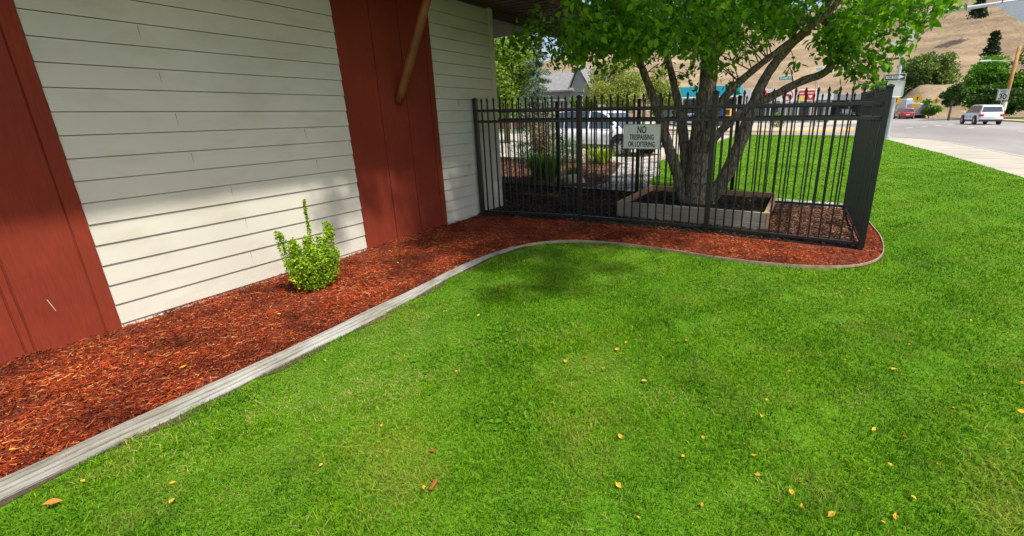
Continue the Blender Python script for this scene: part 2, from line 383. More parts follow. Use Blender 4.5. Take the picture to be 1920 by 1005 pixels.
def chips(name, P, ln, wd, mat, th=.004, tilt=.25, parent=None):
    n = len(P); ln = ln*rng.lognormal(0, .45, n); wd = wd*rng.uniform(.5, 1.6, n)
    a = rng.uniform(0, np.pi, n); t = rng.normal(0, tilt, n); r = rng.normal(0, tilt*1.5, n)
    d = np.stack([np.cos(a)*np.cos(t), np.sin(a)*np.cos(t), np.sin(t)], 1); s = np.stack([-np.sin(a)*np.cos(r), np.cos(a)*np.cos(r), np.sin(r)], 1)
    u = np.cross(d, s)
    def pt(x, y, z): return P + d*(ln*x/2)[:, None] + s*(wd*y/2)[:, None] + u*(th*z)
    j = rng.uniform(.3, 1, n)
    V = np.stack([pt(-1, -j, 0), pt(1, -1, 0), pt(1, j, 0), pt(-1, 1, 0), pt(-1, -j, 1), pt(1, -1, 1), pt(1, j, 1), pt(-1, 1, 1)], 1).reshape(-1, 3)
    i = np.arange(n)[:, None]*8
    F = np.concatenate([i+np.array([q]) for q in ([4, 5, 6, 7], [0, 1, 5, 4], [1, 2, 6, 5], [2, 3, 7, 6], [3, 0, 4, 7])], 0)
    return npmesh(name, V, F, mat, parent, {'rnd': np.repeat(rng.random(n), 8)})
def stones(name, P, r, mat, parent=None):
    n = len(P); r = r*rng.uniform(.5, 1.4, n)
    base = np.array([(1, 0, 0), (.4, .85, 0), (-.7, .7, 0), (-1, -.1, 0), (-.3, -.9, 0), (.7, -.7, 0), (.3, .2, .65), (-.35, .15, .6), (0, -.4, .6)])
    a = rng.uniform(0, 2*np.pi, n); ca, sa = np.cos(a), np.sin(a)
    B = base[None]*rng.uniform(.7, 1.2, (n, 9, 1)); X = B[..., 0]*ca[:, None] - B[..., 1]*sa[:, None]; Y = B[..., 0]*sa[:, None] + B[..., 1]*ca[:, None]
    V = P[:, None] + np.stack([X, Y*.75, B[..., 2]], 2)*r[:, None, None]
    Fb = [(0, 1, 6), (1, 7, 6), (1, 2, 7), (2, 3, 7), (3, 4, 7), (4, 8, 7), (4, 5, 8), (5, 0, 8), (0, 6, 8), (6, 7, 8)]
    i = np.arange(n)[:, None]*9
    F = np.concatenate([i+np.array([q]) for q in Fb], 0)
    return npmesh(name, V.reshape(-1, 3), F, mat, parent, {'rnd': np.repeat(rng.random(n), 9)})
def scatter(poly, dens, z=0):
    xs = [p[0] for p in poly]; ys = [p[1] for p in poly]; A = (max(xs)-min(xs))*(max(ys)-min(ys))
    P = np.stack([rng.uniform(min(xs), max(xs), int(A*dens)), rng.uniform(min(ys), max(ys), int(A*dens))], 1)
    P = P[inside(poly, P)]; return np.column_stack([P, np.full(len(P), z)])
def nz(x, y, s=1.0, o=0.0):
    return np.sin(x*1.7*s+o)*np.cos(y*1.3*s-o*.7) + .5*np.sin(x*3.9*s-y*2.7*s+1.3+o) + .3*np.cos(x*7.1*s+y*6.3*s+o*2)

# ------------------------------------------------------------------ setting: ground, hill, roads
sheet('ground', [(-1500, -300), (1500, -300), (1500, 2000), (-1500, 2000)], -.16, MT['dirt'])
def hill():
    xs = np.concatenate([np.linspace(-900, -260, 24, endpoint=False), np.linspace(-260, 260, 150), np.linspace(265, 900, 24)]); ys = np.concatenate([np.linspace(118, 340, 90), np.linspace(350, 700, 20)])
    X, Y = np.meshgrid(xs, ys)
    Rg = np.interp(X, [-900, -400, -200, -157, -95, -13, 20, 60, 150, 900], [22, 26, 35, 38.5, 46, 53, 63, 90, 120, 160])
    t = np.clip((Y-125-np.clip(-X*.02, 0, 8))/175, 0, 1); sh = t*t*(3-2*t)*.45 + t*.55
    sh = np.where(Y > 300, 1+(Y-300)*.0004, sh)
    Z = Rg*sh + np.clip(t*4, 0, 1)*(nz(X, Y, .02)*1.6 + nz(X, Y, .06, 2)*.55 + nz(X, Y, .2, 4)*.15)
    Z = np.where(t <= 0, -1.0, Z-.8)
    V = np.stack([X, Y, Z], 2).reshape(-1, 3); nx = len(xs); ny = len(ys)
    i = (np.arange(ny-1)[:, None]*nx + np.arange(nx-1)[None]).ravel()[:, None]
    o = npmesh('hill', V, i+np.array([[0, 1, nx+1, nx]]), MT['hill'], smooth=True); tag(o, kind='structure'); return o
hill()
# dirt bank by the far road bend
def bank():
    xs = np.linspace(13.5, 40, 30); ys = np.linspace(99, 128, 22); X, Y = np.meshgrid(xs, ys)
    Z = 6.2*np.clip((Y-100)/20, 0, 1)**.8*np.clip((X-13.5)/5, 0, 1)**.8 + nz(X, Y, .3)*.2 - .25
    V = np.stack([X, Y, Z], 2).reshape(-1, 3); i = (np.arange(21)[:, None]*30 + np.arange(29)[None]).ravel()[:, None]
    tag(npmesh('dirt_bank', V, i+np.array([[0, 1, 31, 30]]), MT['hill'], smooth=True), kind='structure')
bank()
RZ = -.12
sheet('road', [(-160, 34.6), (2.95, 34.55), (4.3, 33.15), (5.05, 32.4), (5.72, 30.7), (6.05, 28.4), (6.3, 24), (6.46, 20), (6.5, -40), (21.0, -40), (21.5, 60), (22.0, 72), (23.2, 96), (18.5, 112), (8, 118), (-160, 118)], RZ, MT['asphalt'])
def kerb(name, pts, w, z0, z1, mat, **k):
    mb = MB(); n = len(pts); V = []
    for i, p in enumerate(pts):
        a = Vector(pts[max(i-1, 0)]); b = Vector(pts[min(i+1, n-1)]); d = (b-a).normalized(); nn = Vector((-d.y, d.x))*w/2
        p = Vector(p); V += [(*(p+nn), z0), (*(p-nn), z0), (*(p-nn), z1), (*(p+nn), z1)]
    F = [(4*i+k2, 4*i+(k2+1) % 4, 4*i+4+(k2+1) % 4, 4*i+4+k2) for i in range(n-1) for k2 in range(4)] + [(3, 2, 1, 0), (4*n-4, 4*n-3, 4*n-2, 4*n-1)]
    mb.add(V, F); return mb.build(name, mat, **k)
kerb('kerb', [(6.48, -40), (6.44, 20), (6.28, 24), (6.01, 28.45), (5.67, 30.7), (5.0, 32.35), (4.25, 33.1), (2.9, 34.5), (-1, 34.75), (-160, 34.75)], .15, -.2, .012, MT['concrete'], kind='structure')
side = [(4.62, -40), (6.40, -40), (6.36, 20), (6.2, 24), (5.93, 28.4), (5.6, 30.6), (4.95, 32.2), (4.2, 32.9), (3.2, 33.4), (3.6, 31.5), (3.8, 30.2), (4.12, 24.6), (4.40, 21), (4.52, 17.3), (4.6, 14)]
MB().prism(side, -.16, .004).build('pavement', MT['concrete'], kind='structure')
jm = MB()
for y in np.arange(-6, 28, 1.5): jm.box(4.63, 6.1 if y > 23 else 6.3, y-.006, y+.006, .001, .0065)
jm.build('pavement_joints', MT['asphalt'], kind='structure')
# far kerbs
kerb('far_kerb', [(21.1, 40), (21.2, 60), (21.4, 72), (21.5, 84), (21.5, 96), (18.3, 110), (12, 115)], .25, -.2, .05, MT['ykerb'], kind='structure')
sheet('far_pavement', [(21.1, -40), (22.9, -40), (23.2, 72), (23.3, 86), (23.3, 97), (19.3, 113), (18.6, 110.5), (21.6, 96), (21.6, 84), (21.5, 72), (21.3, 60)], .03, MT['concrete'], thick=.15)
sheet('far_verge', [(90, -40), (90, 125), (12, 122), (19.5, 113), (23.3, 97), (23.3, 86), (23.2, 72), (22.9, 20), (22.9, -40)], .02, MT['verge'], thick=.1)
# island with yellow kerb in the cross street
isl = smooth_curve([(-9, 42.0), (-4.7, 41.4), (-1.0, 41.6), (2.2, 44.6), (3.3, 47.6), (2.6, 50.5), (-1, 51.2), (-9, 50.6), (-14, 47), (-9, 42.0)], 6)
sheet('traffic_island', isl[:-1], .02, MT['concrete'], thick=.15)
kerb('island_kerb', isl, .28, -.13, .035, MT['ykerb'], kind='structure')
mk = MB()
for (x, y) in [(8.1, 52.8), (9.76, 56.1), (11.55, 59.7), (13.2, 63.2), (14.9, 66.8), (16.3, 70), (12.6, 53), (14.6, 57)]:
    d = Vector((.44, .9)); q = Vector((.9, -.44)); p = Vector((x, y))
    a, b = p - d*.9, p + d*.9
    mk.add([(*(a-q*.1), RZ+.006), (*(a+q*.1), RZ+.006), (*(b+q*.1), RZ+.006), (*(b-q*.1), RZ+.006)], [(0, 1, 2, 3)])
for y0 in range(-20, 50, 9): mk.add([(13.6, y0, RZ+.006), (13.72, y0, RZ+.006), (13.72, y0+3, RZ+.006), (13.6, y0+3, RZ+.006)], [(0, 1, 2, 3)])
mk.build('lane_markings', MT['wpaint'], kind='structure')
# forecourt behind cross street, parking lot at left
sheet('parking_lot', [(-60, 14.6), (-7.9, 14.9), (-5.1, 15.9), (-4.5, 17.6), (-4.6, 33.6), (-60, 33.6)], .006, MT['concrete'], thick=.16)
sheet('shop_forecourt', [(-60, 52.5), (-3, 52.8), (6, 70), (9, 96), (-60, 96)], -.105, MT['concrete'])
sheet('far_lawn', [(-60, 46.3), (-28, 46.3), (-19, 45), (-19, 36), (-60, 36)], -.1, MT['verge'])

# lawn polygon
edge_line = [(-3.0, -2.0), (-2.97, .23), (-2.96, 1.15), (-2.99, 2.3), (-3.08, 3.1), (-3.13, 3.68), (-3.10, 4.21), (-2.93, 4.67), (-2.57, 4.98), (-2.03, 5.12), (-1.34, 5.11), (-.72, 5.05), (-.17, 5.07), (.33, 5.2), (.68, 5.45), (.90, 5.92), (.98, 6.73), (.94, 7.6), (.88, 8.6), (.7, 9.05)]
edge = smooth_curve(edge_line, 8)
lawn_poly = edge + [(-.6, 9.15), (-2.3, 9.25), (-2.95, 9.3), (-3.35, 10.2), (-3.35, 11.3), (-3.5, 12.3), (-4.0, 13.6), (-4.45, 15.6), (-4.4, 17.6), (-4.4, 34.6), (2.9, 34.45), (3.2, 33.3), (3.6, 31.5), (3.8, 30.2), (4.12, 24.6), (4.40, 21), (4.52, 17.3), (4.6, 14), (4.62, -4), (-3, -4)]
MB().prism(lawn_poly, -.15, 0).build('lawn', MT['lawn'], kind='structure')
soil = [(x+.001, y) for x, y in edge if y < 4.7][::-1] + [(x+.04+.03*math.sin(y*9)+.015*math.sin(y*23), y) for x, y in edge if y < 4.7]
sheet('bare_soil', soil, .004, MT['brown_base'])
# grass blades
def grass():
    LP = np.array(lawn_poly)
    parts = []
    def zone(x0, x1, y0, y1, base, rref, fall):
        A = (x1-x0)*(y1-y0); N = int(A*base)
        P = np.stack([rng.uniform(x0, x1, N), rng.uniform(y0, y1, N)], 1)
        r = np.hypot(P[:, 0], P[:, 1]); keep = rng.random(N) < np.minimum(1, (rref/np.maximum(r, .1))**fall)
        P = P[keep]; return P[inside(lawn_poly, P)]
    parts.append(zone(-3.1, 4.4, .0, 4.0, 14500, 2.4, 1.5)); parts.append(zone(-3.1, 4.6, 4.0, 8.0, 6000, 4.2, 1.4)); parts.append(zone(-4.4, 4.7, 8.0, 16.0, 1500, 8.5, 1.3)); parts.append(zone(-4.4, 4.7, 16.0, 34.4, 420, 16, 1.2))
    P = np.concatenate(parts)
    # bare soil gap along the edging board and thin spots
    r = np.hypot(P[:, 0], P[:, 1])
    thin = nz(P[:, 0], P[:, 1], 2.3, 1.1); keep = ~((thin > 1.25) & (rng.random(len(P)) < .6))
    ex = np.interp(P[:, 1], [0, 3.7], [-2.96, -3.12]); gap = (P[:, 1] < 4.6) & (P[:, 0] < ex + .035 + .05*np.clip(nz(P[:, 1]*2.6, P[:, 1]*1.9, 1.0), -.3, 1.2))
    keep &= ~(gap & (rng.random(len(P)) < .93)); P = P[keep]; r = r[keep]
    tuft = nz(P[:, 0], P[:, 1], 3.1, .4); h = np.clip(.023 + .007*tuft, .012, .042) * (1 + np.clip(r-6, 0, 20)*.012)
    w = np.clip(.0016 + .00064*r, .0026, .022)
    straw = nz(P[:, 0], P[:, 1], 1.6, 3.0)
    rn = rng.random(len(P))
    pz = sum(a*np.exp(-(((P[:, 0]-cx)/rx)**2 + ((P[:, 1]-cy)/ry)**2)) for cx, cy, rx, ry, a in [(-2.5, 2.15, .4, .4, .75), (-2.15, 1.65, .35, .25, .7), (-2.5, 1.35, .3, .2, .6), (-2.7, 2.9, .2, .3, .5), (-2.2, 1.2, .3, .15, .25), (-1.0, 2.3, .25, .12, .3), (-.55, 2.25, .25, .15, .35), (-1.7, 3.9, .3, .2, .2), (.35, 3.9, .12, .08, .6), (-1.9, .75, .3, .2, .25), (.4, 4.4, .7, .3, .18), (-2.2, 4.85, .2, .1, .6), (-1.3, 4.9, .4, .12, .35), (-.05, 1.75, .12, .1, .4), (-2.6, .75, .25, .2, .3)])
    pz = pz*np.clip(1+.5*nz(P[:, 0], P[:, 1], 9, 2), .2, 1.6)
    rn = np.clip(rn + np.where(straw > .8, .2*(straw-.8), 0) - .05 + pz*rng.uniform(0, 1, len(P)), 0, 1)
    h = h*np.clip(1.1-pz, .6, 1.1)
    Pz = np.column_stack([P, np.zeros(len(P))])
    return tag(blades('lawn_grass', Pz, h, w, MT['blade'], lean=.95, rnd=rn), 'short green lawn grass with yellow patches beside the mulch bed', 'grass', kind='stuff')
grass()
# clover-like broad leaf patches in the lawn
def clover():
    N = 26000; P = np.stack([rng.uniform(-2.4, 4.2, N), rng.uniform(.6, 7, N)], 1)
    m = (nz(P[:, 0], P[:, 1], 1.25, 5.1) > .85) & inside(lawn_poly, P); P = P[m]
    Pz = np.column_stack([P, rng.uniform(.012, .03, len(P))])
    o = leaf_cloud('clover', Pz, .020, m_leaf('clover_leaf', (.05, .18, .006), (.12, .31, .010), .3), width=.8, droop=-.1, flat=.8)
    tag(o, 'patches of low broad-leaved clover growing through the lawn', 'clover', kind='stuff')
clover()

# ------------------------------------------------------------------ mulch beds
bed = [(-4.72, -3)] + [(x-.10, y) if y < 3.9 else (x, y) for x, y in edge if y < 5.95 or x > .5] 
bed = [(-4.72, -3), (-3.1, -3)] + [(x-.09*min(1, max(.05, 1-(y-2.3)/2.05)) if x < -2.5 else x, y) for x, y in edge[4:]] + [(-.6, 9.1), (-4.7, 8.9), (-4.72, 6.4)]
sheet('mulch_bed', bed, .012, MT['mulch_base'], thick=.12)
red_zone = [(-4.7, -3), (-3.15, -3)] + [(x-.03-.09*min(1, max(0, 1-(y-2.3)/2.05)) if x < -2.5 else (x-.02 if x < .8 else x-.03), y) for x, y in edge[4:-14]] + [(.86, 7.9), (.75, 8.4), (.74, 6.2), (.70, 5.98), (-1.1, 6.05), (-2.98, 5.96), (-4.7, 5.72)]
yard = [(-4.7, 5.75), (-2.98, 6.0), (-1.1, 6.1), (.66, 6.1), (.66, 8.5), (-.2, 8.5), (-4.0, 8.75), (-9, 9.2), (-9, 6.55), (-4.7, 6.5)]
def mulch():
    P = scatter(red_zone, 8500); P = P[P[:, 1] > -.4]
    r = np.hypot(P[:, 0], P[:, 1]-0); P = P[rng.random(len(P)) < np.clip(2.6/r, .38, 1)]
    P[:, 2] = .016 + rng.uniform(0, .026, len(P)) + .012*nz(P[:, 0], P[:, 1], 2.2)
    tag(chips('red_mulch', P, .027, .0042, MT['chip_red'], th=.003, tilt=.2), 'red dyed shredded wood mulch along the wall and in front of the fence', 'mulch', kind='stuff')
    P = scatter(yard, 1300); P[:, 2] = .035 + rng.uniform(0, .02, len(P))
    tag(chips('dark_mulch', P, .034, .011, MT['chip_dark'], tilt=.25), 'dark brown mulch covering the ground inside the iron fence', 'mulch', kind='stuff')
def yard_chips():
    P = scatter([(-.36, 6.16), (.62, 6.14), (.60, 8.44), (-.34, 8.44)], 1500, .05); P[:, 2] += rng.uniform(0, .012, len(P))
    tag(chips('brown_chips', P, .034, .011, MT['chip_brown'], tilt=.25), 'reddish brown bark chips between the planter and the right side fence', 'mulch', kind='stuff')
yard_chips()
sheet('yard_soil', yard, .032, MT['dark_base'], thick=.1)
mulch()
# bed behind the rear fence (slightly mounded) and gravel path
bpoly = [(-14, 9.3), (-8, 9.0), (-5.0, 8.85), (-4.3, 9.2), (-4.15, 9.9), (-4.6, 11.2), (-5.0, 12.6), (-5.35, 13.9), (-6.6, 14.1), (-9, 14.2), (-14, 14.3)]
sheet('planting_bed', bpoly, .05, MT['brown_base'], thick=.2)
P = scatter(bpoly, 420); P[:, 2] = .055 + rng.uniform(0, .02, len(P)); tag(chips('brown_mulch', P, .05, .02, MT['chip_brown'], tilt=.3), 'reddish brown bark mulch on the planting bed behind the rear fence', 'mulch', kind='stuff')
path = [(-5.0, 8.75), (-3.9, 8.62), (-2.3, 8.62), (.6, 8.58), (.66, 9.02), (-.6, 9.12), (-2.3, 9.22), (-2.98, 9.28), (-3.38, 10.2), (-3.38, 11.3), (-3.53, 12.3), (-4.03, 13.6), (-4.5, 15.6), (-5.1, 15.8), (-7.9, 14.8), (-9, 14.3), (-6.6, 14.15), (-5.3, 14.0), (-4.9, 12.6), (-4.5, 11.2), (-4.05, 9.9), (-4.2, 9.1)]
sheet('gravel_path', path, .02, MT['gravel_base'], thick=.16)
P = scatter(path, 900, .03); tag(stones('gravel', P, .024, MT['stone']), 'pale grey river gravel on the path beside the rear lawn', 'gravel', kind='stuff')

# edging: grooved board, then thin strip
def edging():
    bd = [p for p in edge if p[1] < 4.45 and p[0] < -2.5]
    prof = [(0, -.05), (0, .012), (-.010, .020), (-.024, .030), (-.026, .024), (-.030, .026), (-.032, .038), (-.048, .050), (-.051, .042), (-.055, .044), (-.058, .057), (-.083, .066), (-.087, .052), (-.094, .053), (-.098, .067), (-.122, .068), (-.126, .055), (-.126, -.05)]
    V = []; F = []; k = len(prof); fine = []
    for i in range(len(bd)-1):
        for t in (0, .5): fine.append((bd[i][0]*(1-t)+bd[i+1][0]*t, bd[i][1]*(1-t)+bd[i+1][1]*t))
    fine.append(bd[-1])
    for (x, y) in fine:
        jx = .004*math.sin(y*7.3)+.003*math.sin(y*17)
        f = min(1, max(.12, 1-(y-2.3)/2.05))
        for (a, z) in prof: V.append((x+a*.76*f+jx*(1 if a > -.01 else .5), y, (z*(.7+.15*f) if z > 0 else z) + .003*math.sin(y*5+a*30)))
    for i in range(len(fine)-1):
        for j in range(k-1): F.append((i*k+j, (i+1)*k+j, (i+1)*k+j+1, i*k+j+1))
    F.append(tuple(range(k))); F.append(tuple((len(fine)-1)*k+j for j in range(k-1, -1, -1)))
    e = empty('garden_edging', (0, 0, 0), label='weathered grey grooved edging board between red mulch and lawn, narrowing to a thin curved strip', cat='edging')
    mkmesh('edging_board', V, F, MT['edging'], e)
    st = [p for p in edge if p[1] > 3.9 or p[0] > -2.5][:-14]
    st = [(edge[i][0]-.01, edge[i][1]) for i in range(len(edge)) if (edge[i][1] > 4.36)]
    o = kerb('edging_strip', st, .010, -.05, .036, MT['strip']); o.parent = e
    for (x, y, l) in [(-3.045, 1.02, .07), (-3.06, 1.06, .045), (-3.03, .99, .04)]: MB().box(x-.0015, x+.0015, y, y+l, .03, .0565).build('split', MT['bark'], e)
edging()

# ------------------------------------------------------------------ building
def building():
    B = empty('building', (-4.7, 6.46, 0), label='building with cream lap siding, dark red vertical panels and a deep eave', cat='building')
    B.location = (0, 0, 0)
    XW = -4.7; pitch = .162; z_first = .048
    lines = [z_first + i*pitch for i in range(-1, 20)]
    def siding(y0, y1):
        V = []; F = []
        for i in range(len(lines)-1):
            z0, z1 = lines[i], min(lines[i+1], 3.2)
            if z0 >= 3.2: break
            b = len(V)
            for y in (y0, y1): V += [(XW-.030, y, z0), (XW+.012, y, z0), (XW+.012, y, z0+.004), (XW+.001, y, z1-.0055), (XW-.030, y, z1-.0055)]
            F += [(b, b+1, b+6, b+5)][::1] + [(b+1, b+2, b+7, b+6), (b+2, b+3, b+8, b+7), (b, b+4, b+3, b+2, b+1), (b+5, b+6, b+7, b+8, b+9)]
        return mkmesh('siding', V, F, MT['siding'], B)
    siding(-7, -.21); siding(1.24, 3.58); siding(5.03, 6.365)
    for k, (yj, li) in enumerate([(2.28, 2), (2.30, 4), (2.24, 6), (2.0, 8), (1.96, 10), (1.92, 12), (1.86, 14), (3.05, 9), (3.12, 7), (5.62, 5), (5.9, 8), (5.5, 11)]):
        z0 = lines[li]; MB().box(XW+.0025, XW+.0088, yj-.0006, yj+.0006, z0+.006, z0+.145).build('butt_joint', MT['bridge'], B)
    def panel(y0, y1, gr):
        mb = MB(); e = [y0] + gr + [y1]
        for a, b in zip(e[:-1], e[1:]): mb.box(XW-.01, XW+.018, a+(.005 if a != y0 else 0), b-(.005 if b != y1 else 0), -.1, 3.2, .002)
        mb.box(XW-.012, XW+.004, y0+.002, y1-.002, -.1, 3.199)
        return mb.build('red_panel', MT['red'], B)
    p = panel(-.20, 1.235, [.34, .725, .77, 1.14]); tag(p, 'dark red panel with a small pale scratch low down')
    MB().add([(XW+.0186, .905, .385), (XW+.0186, .9085, .385), (XW+.0186, .930, .290), (XW+.0186, .9275, .290)], [(0, 1, 2, 3)]).build('scratch', MT['siding'], p)
    panel(3.585, 5.025, [4.06, 4.49, 4.92])
    MB().box(XW-.012, XW+.022, 6.365, 6.462, -.1, 3.2, .003).box(XW-.10, XW-.033, 6.40, 6.485, -.1, 3.2, .003).build('corner_trim', MT['siding'], B)
    MB().box(-16, XW-.031, -7, 6.398, -.1, 3.18).build('wall', MT['siding'], B)
    # roof: deep flat-soffited eave on log braces
    XO = -3.42
    r = MB().box(-17, XO, -8, 9.05, 3.205, 3.26)
    soff = MB().box(XW-.03, XO-.045, -8, 9.0, 3.2, 3.204)
    for y in np.arange(-7.8, 9.0, .16): soff.box(XW-.02, XO-.06, y-.006, y+.006, 3.192, 3.1995)
    rf = MB().add([(-17, -8, 3.262), (XO+.03, -8, 3.262), (XO+.03, 9.1, 3.262), (-17, 9.1, 3.262), (-10.5, -5, 5.2), (-10.5, 6, 5.2)], [(0, 3, 2, 1), (1, 2, 5, 4), (3, 0, 4, 5), (2, 3, 5), (0, 1, 4)]).build('roof', MT['shingle'], B)
    soff.build('soffit', MT['soffit'], B)
    MB().box(XO-.04, XO, -8, 9.05, 3.10, 3.2615).box(XW-.06, XO-.045, 8.98, 9.05, 3.10, 3.199).build('fascia', MT['fascia'], rf)
    # inner beam carries the eave past the corner
    MB().box(XW-.10, XW+.02, 6.49, 8.97, 3.06, 3.199).build('eave_beam', MT['soffit'], B)
    # the region behind the corner is open: cut the roof slab over the yard side visually by stopping it at the end wall
    # log braces
    lb = MB()
    for yb in (4.33,):
        pts = [(XW+.03 + t*.76, yb, 1.76 + t*1.30) for t in np.linspace(0, 1, 9)]
        lb.tube(pts, [.046, .049, .051, .050, .050, .051, .049, .047, .046], 14, .03)
    lb.build('log_brace', MT['log'], B, smooth=True)
    pts = [(XW+.03 + t*.76, -4.0, 1.76 + t*1.30) for t in np.linspace(0, 1, 9)]
    MB().tube(pts, .062, 14, .03).build('log_brace', MT['log'], B, smooth=True)
    MB().box(XW-.2, XO-.1, 4.26, 4.40, 3.03, 3.19, .006).build('outrigger_beam', MT['log'], B)
building()

# ------------------------------------------------------------------ iron fences
def picket_mesh(h):
    mb = MB(); a = .0095; mb.box(-a, a, -a, a, .05, h-.085)
    z = h-.085
    rings = [(.0095, z), (.0135, z+.012), (.0095, z+.02), (.017, z+.045), (.010, z+.068), (.001, h)]
    V = []
    for r, zz in rings: V += [(-r, -r*.6, zz), (r, -r*.6, zz), (r, r*.6, zz), (-r, r*.6, zz)]
    F = [(4*i+k, 4*i+(k+1) % 4, 4*i+4+(k+1) % 4, 4*i+4+k) for i in range(5) for k in range(4)] + [(3, 2, 1, 0), (20, 21, 22, 23)]
    mb.add(V, F); return mb
def fence(name, pts, h, npk, label, ends=(True, True), postw=.032, seed=1):
    f = empty(name, (*pts[0], 0), label=label, cat='fence')
    ox, oy = pts[0]
    pm = None; pk = None
    rr = random.Random(seed)
    for i, (x, y) in enumerate(pts):
        if (i == 0 and not ends[0]) or (i == len(pts)-1 and not ends[1]): continue
        w = postw
        mb = MB(); mb.box(-w, w, -w, w, -.05, h-.035, .004); mb.box(-w-.006, w+.006, -w-.006, w+.006, h-.035, h-.012, .003)
        mb.add([(-w, -w, h-.012), (w, -w, h-.012), (w, w, h-.012), (-w, w, h-.012), (0, 0, h+.006)], [(0, 1, 4), (1, 2, 4), (2, 3, 4), (3, 0, 4)])
        j = .7 if i in (0,) else 1
        o = mb.build('post', MT['iron'], f); o.location = (x-ox, y-oy, 0)
        d = Vector(pts[min(i+1, len(pts)-1)]) - Vector(pts[max(i-1, 0)]); o.rotation_euler = (0, 0, math.atan2(d.y, d.x))
    for i in range(len(pts)-1):
        a = Vector(pts[i]); b = Vector(pts[i+1]); d = b-a; L = d.length; ang = math.atan2(d.y, d.x); u = d.normalized()
        for z in (h-.19, h-.35, .085):
            mb = MB(); mb.box(postw+.002, L-postw-.002, -.0165, .0165, z-.019, z+.019, .003)
            o = mb.build('rail', MT['rail'], f); o.location = (a.x-ox, a.y-oy, 0); o.rotation_euler = (0, 0, ang)
        n = npk[i]
        for k in range(n):
            t = (k+1)/(n+1); p = a + d*t
            if pk is None:
                pk = picket_mesh(h).build('picket', MT['iron'], f); o = pk
            else:
                o = pk.copy(); C.objects.link(o); o.parent = f
            o.location = (p.x-ox, p.y-oy, rr.uniform(-.003, .003)); o.rotation_euler = (0, rr.uniform(-.004, .004), ang)
    return f
HF = 1.85
fence('iron_fence', [(-4.62, 5.80), (-2.98, 6.10), (-1.10, 6.17), (.70, 6.10)], HF, [15, 15, 15], 'black spiked iron fence across the front of the yard, carrying the no trespassing sign')
fence('iron_fence', [(.705, 6.10), (.66, 8.50)], HF, [19], 'black spiked iron fence seen nearly end-on along the right side of the yard', ends=(False, False))
fence('iron_fence', [(.66, 8.50), (-1.12, 8.50), (-2.90, 8.50), (-4.66, 8.50), (-6.44, 8.50), (-8.2, 8.5)], HF, [15]*5, 'black spiked iron fence at the rear of the yard, behind the wooden planter')

# ------------------------------------------------------------------ no trespassing sign
def sign():
    o = empty('warning_sign', (-2.03, 6.085, 1.285), R(2), label='white metal sign reading NO TRESPASSING OR LOITERING hung on the iron fence', cat='sign')
    w, h = .262, .165
    MB().box(-w, w, -.002, .002, -h, h, .0012).build('panel', MT['signwhite'], o)
    fr = MB()
    e = .010
    for b in ((-w, w, h-e, h), (-w, w, -h, -h+e), (-w, -w+e, -h+e, h-e), (w-e, w, -h+e, h-e)): fr.box(b[0], b[1], -.0065, -.0025, b[2], b[3])
    fr.build('border', MT['signframe'], o)
    b = MB()
    for x in (-.22, .22): b.disc((x, -.004, h-.028), .006, (0, 1, 0), .004, 10)
    b.build('rivet', MT['galv'], o)
    rx = (R(90), 0, 0)
    text_mesh('lettering', 'NO', .130, MT['black'], o, (0, -.0035, .085), rx, .001, .62, .003)
    text_mesh('lettering', 'TRESPASSING', .098, MT['black'], o, (0, -.0035, -.012), rx, .001, .58, .0019)
    text_mesh('lettering', 'OR LOITERING', .098, MT['black'], o, (0, -.0035, -.105), rx, .001, .58, .0019)
sign()

# ------------------------------------------------------------------ planter
def planter():
    o = empty('planter_box', (-1.45, 7.3, 0), label='low weathered wooden planter box filled with dark soil around the tree trunk', cat='planter')
    x0, x1, y0, y1, zt = -1.10, 1.07, -.86, .98, .27      # relative
    y0r = -.72
    f = MB(); f.box(x0, x1, y0r-.04, y0r, 0, .125, .003).box(x0+.002, x1-.002, y0r-.039, y0r-.001, .129, zt-.0, .003); f.build('front_board', MT['wood_grey'], o)
    b = MB(); b.box(x0, x1, y1, y1+.04, 0, zt, .003); b.build('rear_board', MT['wood_tan'], o)
    for x in (x0, x1-.04):
        s = MB(); s.box(x, x+.04, y0r+.001, y1-.001, 0, zt+.002, .003); s.build('side_board', MT['wood_tan'], o)
    c = MB(); c.box(x1-.002, x1+.045, y0r-.042, y0r-.006, 0, zt+.006, .003).box(x0-.02, x0-.002, y0r-.042, y0r-.006, 0, zt+.006, .003); c.build('corner_post', MT['wood_tan'], o)
    MB().box(x0+.04, x1-.04, y0r, y1, .0, .17).build('soil', MT['dark_base'], o)
    P = np.stack([rng.uniform(x0+.05, x1-.05, 3800), rng.uniform(y0r+.01, y1-.01, 3800), .172+rng.uniform(0, .02, 3800)], 1)
    s = chips('soil_litter', P, .032, .012, MT['chip_dark'], parent=o); s['kind'] = 'stuff'
planter()

